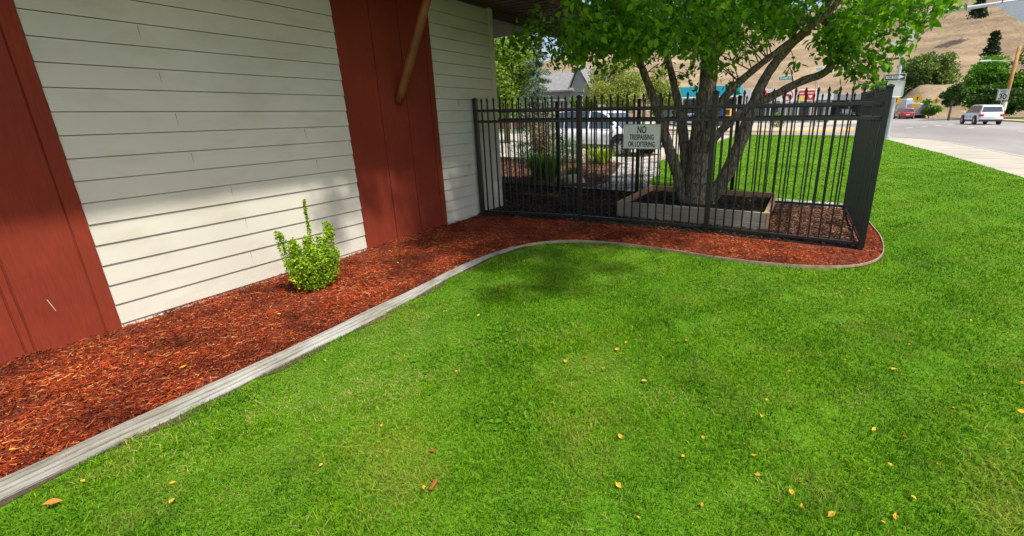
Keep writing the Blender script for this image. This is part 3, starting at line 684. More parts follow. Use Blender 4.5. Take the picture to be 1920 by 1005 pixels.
# ------------------------------------------------------------------ main tree
def main_tree():
    T = empty('multi_stem_tree', (-1.55, 7.4, .17), label='large multi-stemmed leafy tree growing from the wooden planter inside the fence', cat='tree')
    T.location = (0, 0, 0)
    mb = MB()
    limbs = []
    def limb(pts, r0, r1, seg=14):
        r0 *= .76; r1 *= .85
        pts = smooth_curve(pts, 5); n = len(pts)
        rad = [r0 + (r1-r0)*(i/(n-1))**.85 for i in range(n)]
        rad = [r*(1+.05*math.sin(i*1.7+r0*40)) for i, r in enumerate(rad)]
        mb.tube(pts, rad, seg, .045); limbs.extend([(Vector(p), r) for p, r in zip(pts, rad)])
    # trunk base (main stem C), left stem L, second stem M, right stem D, leaning limb E, low limb F
    limb([(-1.50, 7.40, .02), (-1.52, 7.40, .35), (-1.50, 7.42, .8), (-1.52, 7.44, 1.25), (-1.47, 7.45, 1.7), (-1.46, 7.45, 2.1), (-1.48, 7.5, 2.7), (-1.45, 7.6, 3.4), (-1.3, 7.7, 4.3), (-1.2, 7.8, 5.2)], .285, .085)
    limb([(-1.62, 7.36, .05), (-1.75, 7.36, .42), (-1.87, 7.36, .75), (-2.0, 7.38, 1.05), (-2.13, 7.4, 1.4), (-2.27, 7.42, 1.75), (-2.42, 7.4, 2.1), (-2.56, 7.3, 2.5), (-2.7, 7.1, 3.0), (-2.95, 6.8, 3.8), (-3.2, 6.5, 4.6)], .15, .035)
    limb([(-1.58, 7.5, .25), (-1.74, 7.54, .8), (-1.83, 7.58, 1.3), (-1.93, 7.6, 1.7), (-2.06, 7.65, 2.1), (-2.25, 7.8, 2.6), (-2.5, 8.0, 3.2), (-2.7, 8.3, 4.2)], .14, .03)
    limb([(-1.38, 7.40, .08), (-1.20, 7.39, .40), (-1.04, 7.36, .74), (-.91, 7.33, 1.13), (-.83, 7.3, 1.43), (-.76, 7.3, 1.73), (-.69, 7.28, 1.94), (-.58, 7.25, 2.16), (-.38, 7.2, 2.42), (-.1, 7.1, 2.7), (.1, 6.9, 3.1), (.35, 6.7, 3.9), (.4, 6.6, 4.7)], .16, .035)
    limb([(-1.50, 7.35, .9), (-1.34, 7.25, 1.40), (-1.21, 7.2, 1.72), (-1.04, 7.15, 1.92), (-.85, 7.1, 2.09), (-.62, 7.0, 2.26), (-.35, 6.9, 2.45), (0, 6.5, 2.65), (.4, 6.2, 3.1)], .10, .03, 10)
    limb([(-1.42, 7.35, 1.02), (-1.17, 7.3, 1.34), (-.96, 7.28, 1.55), (-.69, 7.27, 1.71), (-.44, 7.27, 1.84), (-.17, 7.27, 1.98), (.06, 7.27, 2.06), (.15, 7.25, 2.2), (.09, 7.22, 2.48), (0, 7.2, 2.75)], .080, .055, 10)
    # overhead leaders towards camera
    limb([(-1.48, 7.5, 2.6), (-1.4, 6.8, 3.3), (-1.2, 5.9, 3.9), (-1.0, 5.0, 4.4), (-.7, 4.0, 4.7)], .07, .02, 8)
    limb([(-2.6, 7.2, 2.7), (-2.9, 6.4, 3.2), (-2.9, 5.5, 3.7), (-2.4, 4.5, 4.3)], .06, .02, 8)
    limb([(-1.0, 5.0, 4.4), (-.6, 3.6, 4.3), (-.3, 2.4, 4.1)], .03, .012, 7)  # unseen side limbs, added to carry the shade-casting boughs overhead
    limb([(-1.2, 5.9, 3.9), (0, 4.4, 4.2), (.5, 3.2, 4.0)], .03, .012, 7)
    limb([(-2.4, 4.5, 4.3), (-2.6, 3.6, 4.1), (-2.8, 2.8, 3.8)], .025, .01, 7)
    limb([(.1, 6.9, 3.1), (0, 6.0, 3.8), (-.1, 5.0, 4.4), (-.2, 4.2, 4.8)], .055, .02, 8)
    limb([(-2.25, 7.8, 2.6), (-3.0, 7.9, 2.8), (-3.7, 7.8, 2.85), (-4.2, 7.6, 2.75)], .045, .012, 8)
    limb([(-.2, 7.05, 2.7), (.3, 7.2, 2.75), (.8, 7.4, 2.7), (1.1, 7.5, 2.6)], .04, .012, 8)
    limb([(-1.45, 7.6, 3.4), (-1.2, 8.6, 3.8), (-1.0, 9.6, 4.2)], .06, .02, 8)
    # clusters
    cl = []; lp = [(p, r) for p, r in limbs if p.z > 1.9]
    zx = [-4.6, -4.2, -3.8, -3.3, -2.8, -2.4, -2.1, -1.7, -1.2, -.8, -.4, 0, .3, .6, .9, 1.3]
    zz = [2.62, 2.50, 2.68, 2.42, 2.36, 2.52, 2.60, 2.35, 2.52, 2.66, 2.62, 2.45, 2.15, 2.10, 2.40, 2.75]
    rr = random.Random(11); tries = 0
    while len(cl) < 580 and tries < 60000:
        tries += 1
        x = rr.uniform(-4.9, 1.6); y = rr.uniform(2.9, 11); z = rr.uniform(2.1, 6.6)
        cx, cy = -1.7, 7.0
        e = ((x-cx)/3.15)**2 + ((y-cy)/4.1)**2 + ((z-3.9)/2.6)**2
        if e > 1 or e < .16: continue
        zm = float(np.interp(x/y*7.4 if y > 4 else x, zx, zz)); lim = 1.6 + (zm-1.6)*max(y, 5.2)/7.4
        if z < lim + .10: continue
        if y < 5.6 and z < 2.55 + (5.6-y)*.55: continue
        if y < 6 and x > -.3 and z < 4.4 - (y-2.9)*.5: continue     # crown thins over the sunlit front strip
        if x < -3.25 and z > 2.85: continue                          # eave
        if x < -4.0 and y < 6.6: continue
        if x > .9 and z < 2.4: continue
        cl.append((x, y, z, rr.uniform(.24, .42)))
    # hand placed hanging sprays seen in the view
    for (x, y, z, r) in [(-4.25, 7.4, 2.62, .26), (-4.35, 7.3, 2.85, .25), (-3.9, 7.5, 2.62, .25), (-3.6, 7.2, 2.75, .3), (-3.35, 7.0, 2.55, .26), (-3.1, 6.2, 2.48, .28), (-2.75, 5.7, 2.42, .26), (-2.55, 5.4, 2.5, .25), (-2.2, 5.2, 2.55, .26), (-2.05, 5.6, 2.36, .22),
                         (-1.75, 5.5, 2.45, .25), (-1.5, 5.9, 2.38, .24), (-1.25, 6.2, 2.40, .26), (-1.42, 7.0, 2.24, .17), (-1.2, 6.8, 2.18, .15), (-1.78, 7.6, 2.15, .13), (-1.72, 7.7, 2.0, .1), (-.95, 6.6, 2.5, .28), (-.6, 6.7, 2.6, .25), (-.25, 6.9, 2.72, .28), (.12, 7.0, 2.45, .2),
                         (.35, 7.1, 2.3, .24), (.55, 7.2, 2.12, .2), (.42, 7.2, 2.02, .15), (.68, 7.3, 2.35, .24), (.9, 7.4, 2.55, .22), (1.05, 7.5, 2.75, .22), (.95, 7.4, 2.35, .14), (-.30, 7.1, 2.20, .12), (-.36, 7.1, 2.08, .08), (1.15, 7.3, 2.62, .16), (.5, 6.9, 2.6, .28), (.2, 6.9, 2.7, .26), (-3.0, 6.8, 2.5, .25), (-2.4, 6.4, 2.55, .22), (-1.08, 7.4, 1.90, .08), (-1.12, 7.35, 2.0, .1)]:
        cl.append((x, y, z, r))
    for k in range(40):      # unseen boughs added overhead so their shade falls on lawn and mulch
        z = rr.uniform(3.5, 4.5); a = rr.uniform(0, 6.28); q = rr.random()**.6
        sx, sy = (-2.25+math.cos(a)*.72*q, 3.85+math.sin(a)*.85*q) if k < 26 else (rr.uniform(-4.4, -3.0), rr.uniform(3.4, 5.2))
        cl.append((sx+.577*z, sy-.166*z, z, rr.uniform(.17, .27)))
    for k in range(9):  # more unseen leaf clumps, added to dapple the foot of the wall
        z = rr.uniform(3.5, 4.2); zw = rr.uniform(.2, .9); cl.append((-4.7+.577*(z-zw), rr.uniform(3.1, 3.7)-.166*(z-zw), z, rr.uniform(.10, .18)))
    for (x, y, z, r) in [(-1.55, 6.4, 2.45, .24), (-1.15, 6.3, 2.55, .24), (-.85, 6.5, 2.42, .22), (-1.9, 6.2, 2.5, .24), (-.6, 6.6, 2.5, .2), (-.35, 6.8, 2.62, .22), (0, 6.9, 2.55, .2), (-1.35, 6.0, 2.62, .24), (-.9, 6.1, 2.7, .24), (-2.1, 6.0, 2.4, .2), (-2.3, 6.8, 2.42, .2), (.45, 7.3, 2.2, .18), (.2, 7.3, 2.32, .18), (-3.5, 7.0, 2.36, .13), (-3.0, 6.9, 2.28, .14), (-2.7, 6.6, 2.22, .12), (-2.15, 6.9, 2.2, .1), (.66, 7.25, 1.98, .13), (.5, 7.2, 1.92, .10), (-1.9, 6.6, 2.26, .11), (.62, 7.2, 2.12, .16), (.78, 7.3, 2.2, .18), (.28, 7.15, 2.55, .22), (-1.6, 7.0, 2.3, .16), (-1.3, 6.9, 2.3, .18), (-1.25, 6.9, 2.05, .1), (-1.0, 7.0, 2.3, .15), (-3.6, 7.0, 2.5, .2), (-3.2, 6.6, 2.4, .22), (-4.15, 7.6, 2.45, .16)]: cl.append((x, y, z, r))
    P = []; tw = MB()
    for (x, y, z, r) in cl:
        n = int(110*(r/.33)**2*rr.uniform(.7, 1.2))
        q = rng.normal(size=(n, 3)); q /= np.linalg.norm(q, axis=1)[:, None]; q *= (rng.random(n)**.45)[:, None]*r*np.array([1.15, 1.15, .8])
        P.append(q + np.array([x, y, z]))
        c = Vector((x, y, z)); b = min(lp, key=lambda a: (a[0]-c).length + .5*max(0, a[0].z-c.z))[0]
        mid = (b+c)/2 + Vector((rr.uniform(-.1, .1), rr.uniform(-.1, .1), rr.uniform(0, .15)))
        if (b-c).length < 1.5: tw.tube(smooth_curve([tuple(b), tuple(mid+Vector((rr.uniform(-.12, .12), rr.uniform(-.12, .12), .1))), tuple(c)], 4), [.010, .009, .008, .007, .006, .005, .004, .003, .002], 5, 0, False)
        for k in range(2):
            e = c + Vector((rr.uniform(-1, 1), rr.uniform(-1, 1), rr.uniform(-.8, .5)))*r; tw.tube([mid*.3+c*.7, e], [.005, .002], 4, 0, False)
    P = np.concatenate(P)
    m = ~((P[:, 0] < -3.3) & (P[:, 2] > 3.08)) & ~((P[:, 0] < -4.55) & (P[:, 1] < 6.6)); P = P[m]
    leaf_cloud('crown', P, .098, MT['leaf'], T, width=.56, droop=.55)
    mb.build('trunk', MT['bark'], T, smooth=True); tw.build('twigs', MT['bark'], T)
    return T
main_tree()

# ------------------------------------------------------------------ barberry bush
def bush():
    o = empty('barberry_bush', (-4.05, 2.47, 0), label='small bright green bush with one tall spike growing in red mulch by the wall', cat='bush')
    o.location = (-4.05, 2.47, .02)
    st = MB(); P = []
    rr = random.Random(5)
    tips = [(-.02, -.245, .60, .06), (.05, -.17, .52, .07), (-.08, -.10, .46, .07), (.10, -.06, .45, .07), (0, -.02, .50, .06), (.02, .02, .86, .022), (-.1, .06, .45, .07), (.12, .08, .42, .075), (0, .12, .48, .065), (.06, .20, .56, .065), (-.05, .25, .59, .055), (.16, 0, .34, .085), (.12, .17, .33, .08), (.13, -.15, .34, .08), (-.15, -.05, .36, .08), (-.15, .12, .36, .08), (.02, -.23, .33, .07), (.02, .24, .32, .07), (.10, .08, .22, .07), (.08, -.08, .22, .07)]
    for (dx, dy, z, r) in tips:
        a = Vector((rr.uniform(-.03, .03), rr.uniform(-.03, .03), 0)); b = Vector((dx, dy, z)); m = Vector((dx*.62, dy*.66, z*.38))
        pts = smooth_curve([tuple(a), tuple(m), tuple(b)], 6); st.tube(pts, [.006-.004*i/len(pts) for i in range(len(pts))], 5)
        n = int(850*(z/.5)*(r/.065)**1.0) if r > .03 else 620
        t = rng.random(n)**(.8 if r > .03 else .7)*(len(pts)-1); i0 = np.minimum(t.astype(int), len(pts)-2); f = (t-i0)[:, None]; A = np.array(pts)
        c = A[i0]*(1-f)+A[i0+1]*f; q = rng.normal(size=(n, 3)); q /= np.linalg.norm(q, axis=1)[:, None]
        taper = np.clip(1.15-(t/(len(pts)-1))**3*.65, .3, 1)
        if r < .03: taper = np.where(c[:, 2] > .5, .8 - .6*(c[:, 2]-.5)/.36, 2.2)
        P.append(c + q*(r*taper*rng.uniform(.55, 1.0, n))[:, None])
    P = np.concatenate(P); P = P[P[:, 2] > .015]
    leaf_cloud('foliage', P, .021, MT['bush'], o, width=.75, droop=-.15)
    st.build('stems', MT['bark'], o)
bush()

# ------------------------------------------------------------------ fallen leaves and stray chips
spots_y = [(-1.01, 2.64, 1.3), (-1.26, 2.34, 1.2), (-.99, 2.76, .8), (-.72, 2.35, 1.3), (-.67, 1.82, 1.1), (-.56, 1.52, 1.1), (-.35, 1.82, .8), (-.29, 2.0, .9), (-.21, 1.58, .7), (-.43, 1.4, .6), (-1.33, 1.12, .7), (-1.84, 1.92, .6), (-1.84, 1.33, .6), (-1.87, 1.0, .7), (-2.26, .57, .9), (-2.77, .44, .7), (-2.38, .62, .8), (-2.24, 2.66, .8), (-.61, 2.98, .7), (.39, 3.17, .7), (.66, 3.17, 1.7), (1.08, 3.32, 1.2), (1.31, 3.33, .8), (1.2, 2.97, 1.2), (.89, 2.85, .8), (.48, 2.45, .9), (.72, 2.3, .8), (.94, 2.41, .9), (.52, 2.2, .8), (.12, 1.82, 1.1), (.16, 1.76, .8), (.27, 1.77, 1.4), (.5, 1.87, 1.2), (.58, 2.02, .9), (.45, 1.82, .7), (-.02, 1.86, .9), (-.04, 2.31, .9), (-.05, 1.98, .9), (-.03, 2.48, .8), (.66, 4.69, .8), (1.29, 4.26, .9), (.8, 3.6, .8), (-1.21, 3.59, .6), (-2.54, 4.78, 1.0), (-1.99, 2.24, .7), (-2.11, 1.66, .6), (-2.74, 1.63, .7), (-.84, 1.84, .6), (-.29, 3.16, .8), (.07, 2.86, .7), (2.37, 7.37, .9), (2.26, 9.04, 1.0), (1.25, 6.12, .8), (1.71, 8.01, .9), (2.9, 6.4, .8), (2.1, 5.2, .8), (3.2, 8.2, .9), (1.8, 4.1, .8), (3.6, 11.2, 1.0)]
spots_b = [(-1.16, 2.44, 1.2), (-1.58, 2.41, .8), (-2.68, 3.12, 1.6), (-2.41, 3.23, 1.2), (-2.14, 4.78, .9), (.25, 3.16, .9), (-1.46, 1.31, .7), (1.54, 4.38, .9), (-.47, 3.57, .8), (.61, 2.45, .9), (-1.44, 2.46, .6)]
spots_m = [(-3.49, .72, 1.0), (-3.44, 1.12, 1.2), (-4.50, 1.40, .8), (-3.6, 1.5, .7), (-3.9, 1.0, .7), (-3.3, .35, .9), (-3.85, 3.3, .8), (-3.7, 1.9, .7), (-4.2, 1.75, .7)]
def leaf_obj(x, y, z, s, mat, seed, label, grp, name='fallen_leaf'):
    rr = random.Random(seed); L = .027*s; w = L*rr.uniform(.34, .5)
    c = rr.uniform(.1, .3)
    V = [(-L/2, 0, 0), (-L*.18, -w, L*c), (L*.2, -w*.8, L*c*.8), (L*.62, 0, .002), (L*.2, w*.8, L*c), (-L*.18, w, L*c*.7), (0, 0, .0), (-L*.85, 0, .004)]
    F = [(0, 1, 2, 6), (6, 2, 3), (6, 3, 4), (0, 6, 4, 5), (7, 0, 1)]
    o = mkmesh(name, V, F, mat, None, rnd=[rr.random()]*8); o.location = (x, y, z); o.rotation_euler = (rr.uniform(-.4, .4), rr.uniform(-.4, .4), rr.uniform(0, 6.3))
    tag(o, label, 'leaf', grp)
gl = 'fallen leaves on the lawn'
for i, (x, y, s) in enumerate(spots_y): leaf_obj(x, y, .018, s*.9, MT['fallen'], i, 'small yellow fallen leaf lying on the green lawn', gl)
for i, (x, y, s) in enumerate(spots_b): leaf_obj(x, y, .020, s, MT['fallen_brown'], 100+i, 'small curled brown fallen leaf lying on the green lawn', 'brown fallen leaves on the lawn')
for i, (x, y, s) in enumerate(spots_m): leaf_obj(x, y, .055, s, MT['fallen'], 200+i, 'small yellow fallen leaf lying on the red mulch', 'fallen leaves on the red mulch')
leaf_obj(-2.69, .32, .035, 1.6, m_leaf('orange_fallen_leaf', (.55, .16, .03), (.6, .2, .04), .2), 301, 'curled orange fallen leaf on the grass near the edging board', None)
wc = MB().box(-.03, .03, -.006, .006, 0, .007, .001).build('wood_chip', MT['chip_red']); wc.location = (-1.29, 1.14, .03); wc.rotation_euler = (.1, .1, 1.9)
wc.data.attributes.new('rnd', 'FLOAT', 'POINT').data.foreach_set('value', [.86]*len(wc.data.vertices)); tag(wc, 'single red wood chip lying on the lawn away from the bed', 'wood chip')

# ------------------------------------------------------------------ plants in the rear bed
def blade_clump(name, x, y, z, r, h, w, n, mat, label, lean=.45, cat='plant'):
    a = rng.uniform(0, 2*np.pi, n); rr = r*np.sqrt(rng.random(n))*.6
    P = np.stack([np.cos(a)*rr, np.sin(a)*rr, np.zeros(n)], 1)
    o = blades(name, P, h, w, mat, lean=lean, tallattr=False, dirs=a+rng.normal(0, .5, n), bend=.5); o.location = (x, y, z); return tag(o, label, cat)
blade_clump('grassy_clump', -5.75, 9.75, .05, .50, .58, .018, 1300, MT['leaf_grassy'], 'tall green grassy clump in the bed behind the rear fence, left of the flat rock', .28)
blade_clump('grassy_clump', -5.05, 10.0, .05, .2, .3, .02, 260, MT['leaf_olive'], 'short olive grassy tuft beside the tall green clump', .4)
blade_clump('lime_plant', -5.75, 13.4, .05, .3, .48, .035, 300, MT['leaf_lime'], 'bright lime strappy plant where gravel path meets the rear bed, before the white vehicle', .55)
blade_clump('lime_plant', -6.15, 13.5, .05, .2, .75, .02, 40, MT['leaf_lime'], 'thin taller yellow-green plant just left of the bright lime strappy plant', .25)
def round_shrub(name, x, y, z, r, h, mat, label, n=2600, s=.05):
    q = rng.normal(size=(n, 3)); q /= np.linalg.norm(q, axis=1)[:, None]; rad = rng.uniform(.72, 1.02, n)*(1+.1*np.sin(q[:, 0]*5)*np.cos(q[:, 1]*4))
    P = q*rad[:, None]*np.array([r, r, h/2]) + np.array([0, 0, h/2]); P = P[P[:, 2] > .01]
    o = empty(name, (x, y, z), label=label, cat='shrub'); leaf_cloud('foliage', P, s, mat, o, width=.5, droop=-.2)
    m = MB()
    for k in range(7):
        a = k*.9; m.tube([(0, 0, 0), (math.cos(a)*r*.4, math.sin(a)*r*.4, h*.5), (math.cos(a)*r*.7, math.sin(a)*r*.7, h*.8)], [.02, .012, .005], 5)
    m.build('stems', MT['bark'], o); return o
round_shrub('round_shrub', -6.95, 13.3, .05, .55, .75, MT['leaf_sage'], 'rounded grey-green shrub in the rear bed beside the pale boulder')
def rock(name, x, y, z, sx, sy, sz, rz, label, seed, mat='rock'):
    import bmesh
    bm = bmesh.new(); bmesh.ops.create_icosphere(bm, subdivisions=3, radius=1); rr = random.Random(seed)
    d = [Vector((rr.gauss(0, 1), rr.gauss(0, 1), rr.gauss(0, 1))).normalized() for _ in range(11)]; t = [rr.uniform(.62, .9) for _ in d]
    for v in bm.verts:
        p = v.co
        for a, b in zip(d, t):
            e = p.dot(a)
            if e > b: p = p - a*(e-b)
        v.co = Vector((p.x*sx, p.y*sy, p.z*sz))
    V = [v.co[:] for v in bm.verts]; F = [[v.index for v in f.verts] for f in bm.faces]; bm.free()
    o = mkmesh(name, V, F, MT[mat]); o.location = (x, y, z); o.rotation_euler = (0, 0, rz); return tag(o, label, 'rock')
rock('rock', -4.85, 9.35, .05, .38, .24, .26, .3, 'flat-topped tan rock just behind the rear fence at the left of the gravel path', 4)
rock('rock', -6.55, 13.55, .1, .3, .26, .42, 0, 'upright pale boulder in the rear bed between the round shrub and the lime plant', 9)
rock('rock', -3.05, 9.45, .02, .20, .14, .13, .5, 'small pale stone at the lawn corner beside the gravel path behind the planter', 12)
rock('rock', -5.15, 9.9, .05, .17, .12, .12, .5, 'small brown stone on the rear bed behind the flat-topped rock', 17)
# thin reddish shrub in front of the spruce
def twiggy(x, y, h, label):
    o = empty('twiggy_shrub', (x, y, .05), label=label, cat='shrub'); m = MB(); P = []; rr = random.Random(8)
    for k in range(26):
        a = rr.uniform(0, 6.28); r = rr.uniform(.15, .62); e = Vector((math.cos(a)*r, math.sin(a)*r, h*rr.uniform(.55, 1)))
        pts = smooth_curve([(0, 0, 0), (e.x*.35, e.y*.35, e.z*.5), tuple(e)], 6); m.tube(pts, [.014-.011*i/len(pts) for i in range(len(pts))], 5)
        for q in pts[3:]:
            for _ in range(9): P.append((q[0]+rr.gauss(0, .09), q[1]+rr.gauss(0, .09), q[2]+rr.gauss(0, .08)))
    m.build('stems', MT['bark'], o); leaf_cloud('foliage', np.array(P), .06, MT['leaf_red'], o, width=.5, droop=-.2); return o
twiggy(-6.9, 11.6, 1.75, 'thin upright shrub with pinkish grey-green leaves behind the rear fence left of the white vehicle')
twiggy(-8.7, 11.2, .9, 'small sparse shrub with pinkish leaves next to the corner of the building')

# ------------------------------------------------------------------ distant trees
def tree(name, x, y, z, h, rx, cz, rz_, nleaf, ls, mat, label, lobes=26, trunk=.2, seed=1, group=None, cat='tree', ry=None, gap=.55):
    """trunk plus a crown of leaf clumps; cz = crown centre height, rz_ = vertical radius"""
    T = empty(name, (x, y, z), label=label, cat=cat, group=group); rr = random.Random(seed); ry = ry or rx
    P = []; m = MB(); m.tube([(0, 0, -.3), (rr.uniform(-.1, .1), 0, cz*.5), (rr.uniform(-.2, .2), 0, cz+rz_*.4)], [trunk, trunk*.75, trunk*.25], 8, .05)
    for k in range(lobes):
        while True:
            q = Vector((rr.uniform(-1, 1), rr.uniform(-1, 1), rr.uniform(-1, 1)))
            if .25 < q.length < 1: break
        c = Vector((q.x*rx*.78, q.y*ry*.78, cz+q.z*rz_*.8)); s = rr.uniform(.26, .42)
        n = nleaf//lobes; v = rng.normal(size=(n, 3)); v /= np.linalg.norm(v, axis=1)[:, None]; v *= (rng.random(n)**.4)[:, None]*np.array([rx, ry, rz_*.75])*s
        P.append(v + np.array(c)); m.tube([(0, 0, cz*.55), tuple(c*.5+Vector((0, 0, cz*.35))), tuple(c)], [trunk*.45, trunk*.25, trunk*.06], 5, 0, False)
    P = np.concatenate(P); P = P[P[:, 2] > .1]
    leaf_cloud('crown', P, ls, mat, T, width=.6, droop=.15); m.build('trunk', MT['bark'], T, smooth=True); return T
def conifer(name, x, y, z, h, r, n, ls, mat, label, seed=1, base=.06, tiers=None, width=.3):
    T = empty(name, (x, y, z), label=label, cat='tree'); rr = random.Random(seed); m = MB(); m.tube([(0, 0, -.3), (0, 0, h*.97)], [h*.025, h*.004], 7)
    P = []; tiers = tiers or 16
    for t in range(tiers):
        f = base + (1-base)*t/tiers; zz = h*f; rad = r*(1-f)**.85 + r*.05; nb = max(4, int(11*(1-f*.6)))
        for b in range(nb):
            a = rr.uniform(0, 6.28); L = rad*rr.uniform(.65, 1.12); e = Vector((math.cos(a)*L, math.sin(a)*L, zz - L*.18)); m.tube([(0, 0, zz), tuple(e)], [.012*h/4, .003*h/4], 4, 0, False)
            k = max(6, int(n/tiers/nb)); s = rng.random(k)**.7; q = np.array([[0, 0, zz]]) + s[:, None]*(np.array(e)-np.array([0, 0, zz]))[None]
            P.append(q + rng.normal(size=(k, 3))*np.array([.13, .13, .07])*rad*.8*(.4+s[:, None]))
    leaf_cloud('crown', np.concatenate(P), ls, mat, T, width=width, droop=.1); m.build('trunk', MT['bark'], T); return T
conifer('blue_spruce', -8.0, 13.3, 0, 4.15, 1.1, 19000, .075, MT['leaf_spruce'], 'small blue-green spruce behind the rear fence, just past the building corner', 3)
tree('leafy_tree', -15.6, 22.3, 0, 8, 2.3, 4.6, 3.5, 15000, .17, MT['leaf_light'], 'light green tall tree standing beyond the corner of the building', 34, .2, 2)
tree('willow_tree', -14.4, 36.5, 0, 7, 2.9, 3.7, 2.5, 15000, .17, MT['leaf_willow'], 'yellowish green bushy tree behind the white parked vehicle', 34, .18, 4)
tree('willow_tree', -18.2, 37.5, 0, 4, 1.6, 1.9, 1.5, 5000, .16, MT['leaf_light'], 'smaller green tree between the grey house and the yellowish tree', 18, .12, 5)
tree('leafy_tree', -29.5, 40, 0, 9, 3.8, 6.2, 4.2, 9000, .25, MT['leaf_light'], 'broad light green tree in front of the grey house, half hidden by the building', 30, .2, 6)
tree('willow_tree', -12.0, 41, 0, 6, 1.7, 3.2, 2.2, 5000, .2, MT['leaf_willow'], 'olive-yellow tree beside the teal shop, seen between the tree stems', 22, .15, 7)
tree('bushy_tree', 20.7, 126, 4.0, 10, 5.6, 4.6, 5.0, 13000, .5, MT['leaf_olive'], 'olive green bushy tree at the foot of the dry hill left of the dirt bank', 34, .3, 8)
tree('bushy_tree', 14.0, 124, 1.0, 6, 3.6, 4.0, 4.2, 6500, .45, MT['leaf_mid'], 'low green bush behind the one way sign', 20, .2, 9)
tree('dark_tree', 17.2, 84, 0, 5, 1.6, 3.4, 1.9, 4500, .3, MT['leaf_dark'], 'small dark green tree standing alone left of the white car', 18, .16, 10)
tree('green_tree', 22.9, 91.5, 0, 9, 4.3, 4.7, 4.3, 14000, .36, MT['leaf_mid'], 'bright green tree just left of the wooden utility pole', 32, .25, 12)
tree('green_tree', 28.2, 91, 0, 10, 5.0, 5.6, 4.8, 15000, .38, MT['leaf_mid'], 'large bright green tree behind and right of the wooden utility pole', 34, .3, 13)
tree('dark_tree', 23.5, 87.5, 0, 5, 3.6, 2.6, 2.2, 8000, .34, MT['leaf_dark'], 'dark green undergrowth tree behind the white car on the road', 26, .2, 14)
tree('dark_tree', 29.5, 88, 0, 5, 3.2, 2.8, 2.2, 5000, .34, MT['leaf_dark'], 'dark green low tree at the far right edge behind the speed limit sign', 22, .2, 15)
tree('roadside_bush', 16.9, 103, 0, 2, 1.0, .9, .9, 1400, .3, MT['leaf_mid'], 'small green bush on the verge below the dirt bank', 10, .08, 16, cat='bush')
tree('roadside_bush', 17.6, 99, .2, 3, 1.5, 1.5, 1.5, 2200, .3, MT['leaf_mid'], 'medium green bush on the dirt bank beside the right yellow road sign', 12, .1, 17, cat='bush')
conifer('hillside_conifer', 31.5, 131, 0, 17.0, 3.6, 6000, .7, MT['leaf_fir'], 'tall dark conifer rising above the green trees on the dry slope', 21, .1, width=.5)
conifer('hillside_conifer', 38.2, 180, 26.2, 6.2, 2.3, 3500, .6, MT['leaf_fir'], 'small dark conifer standing alone high on the dry hillside', 22, .05, 12, .5)
HP = [(-5, 135, 2.0), (2, 140, 1.8), (-16, 150, 2.2), (-3.5, 128, 1.5), (8, 133, 2.3), (-30, 142, 2), (6, 150, 2.0), (-9, 146, 1.6)]
for i, (x, y, s) in enumerate(HP):
    tree('hillside_shrub', x, y, (y-125)*.16, 2, s, s*.8, s*.8, 700, .5, MT['leaf_olive'], 'small olive shrub dotted on the lower dry hillside behind the shops', 8, .06, 40+i, 'shrubs dotted on the lower hillside', 'shrub')
round_shrub('round_shrub', -2.9, 50, -.1, .7, 1.6, MT['leaf_olive'], 'olive shrub on the traffic island with the yellow kerb', 900, .14)

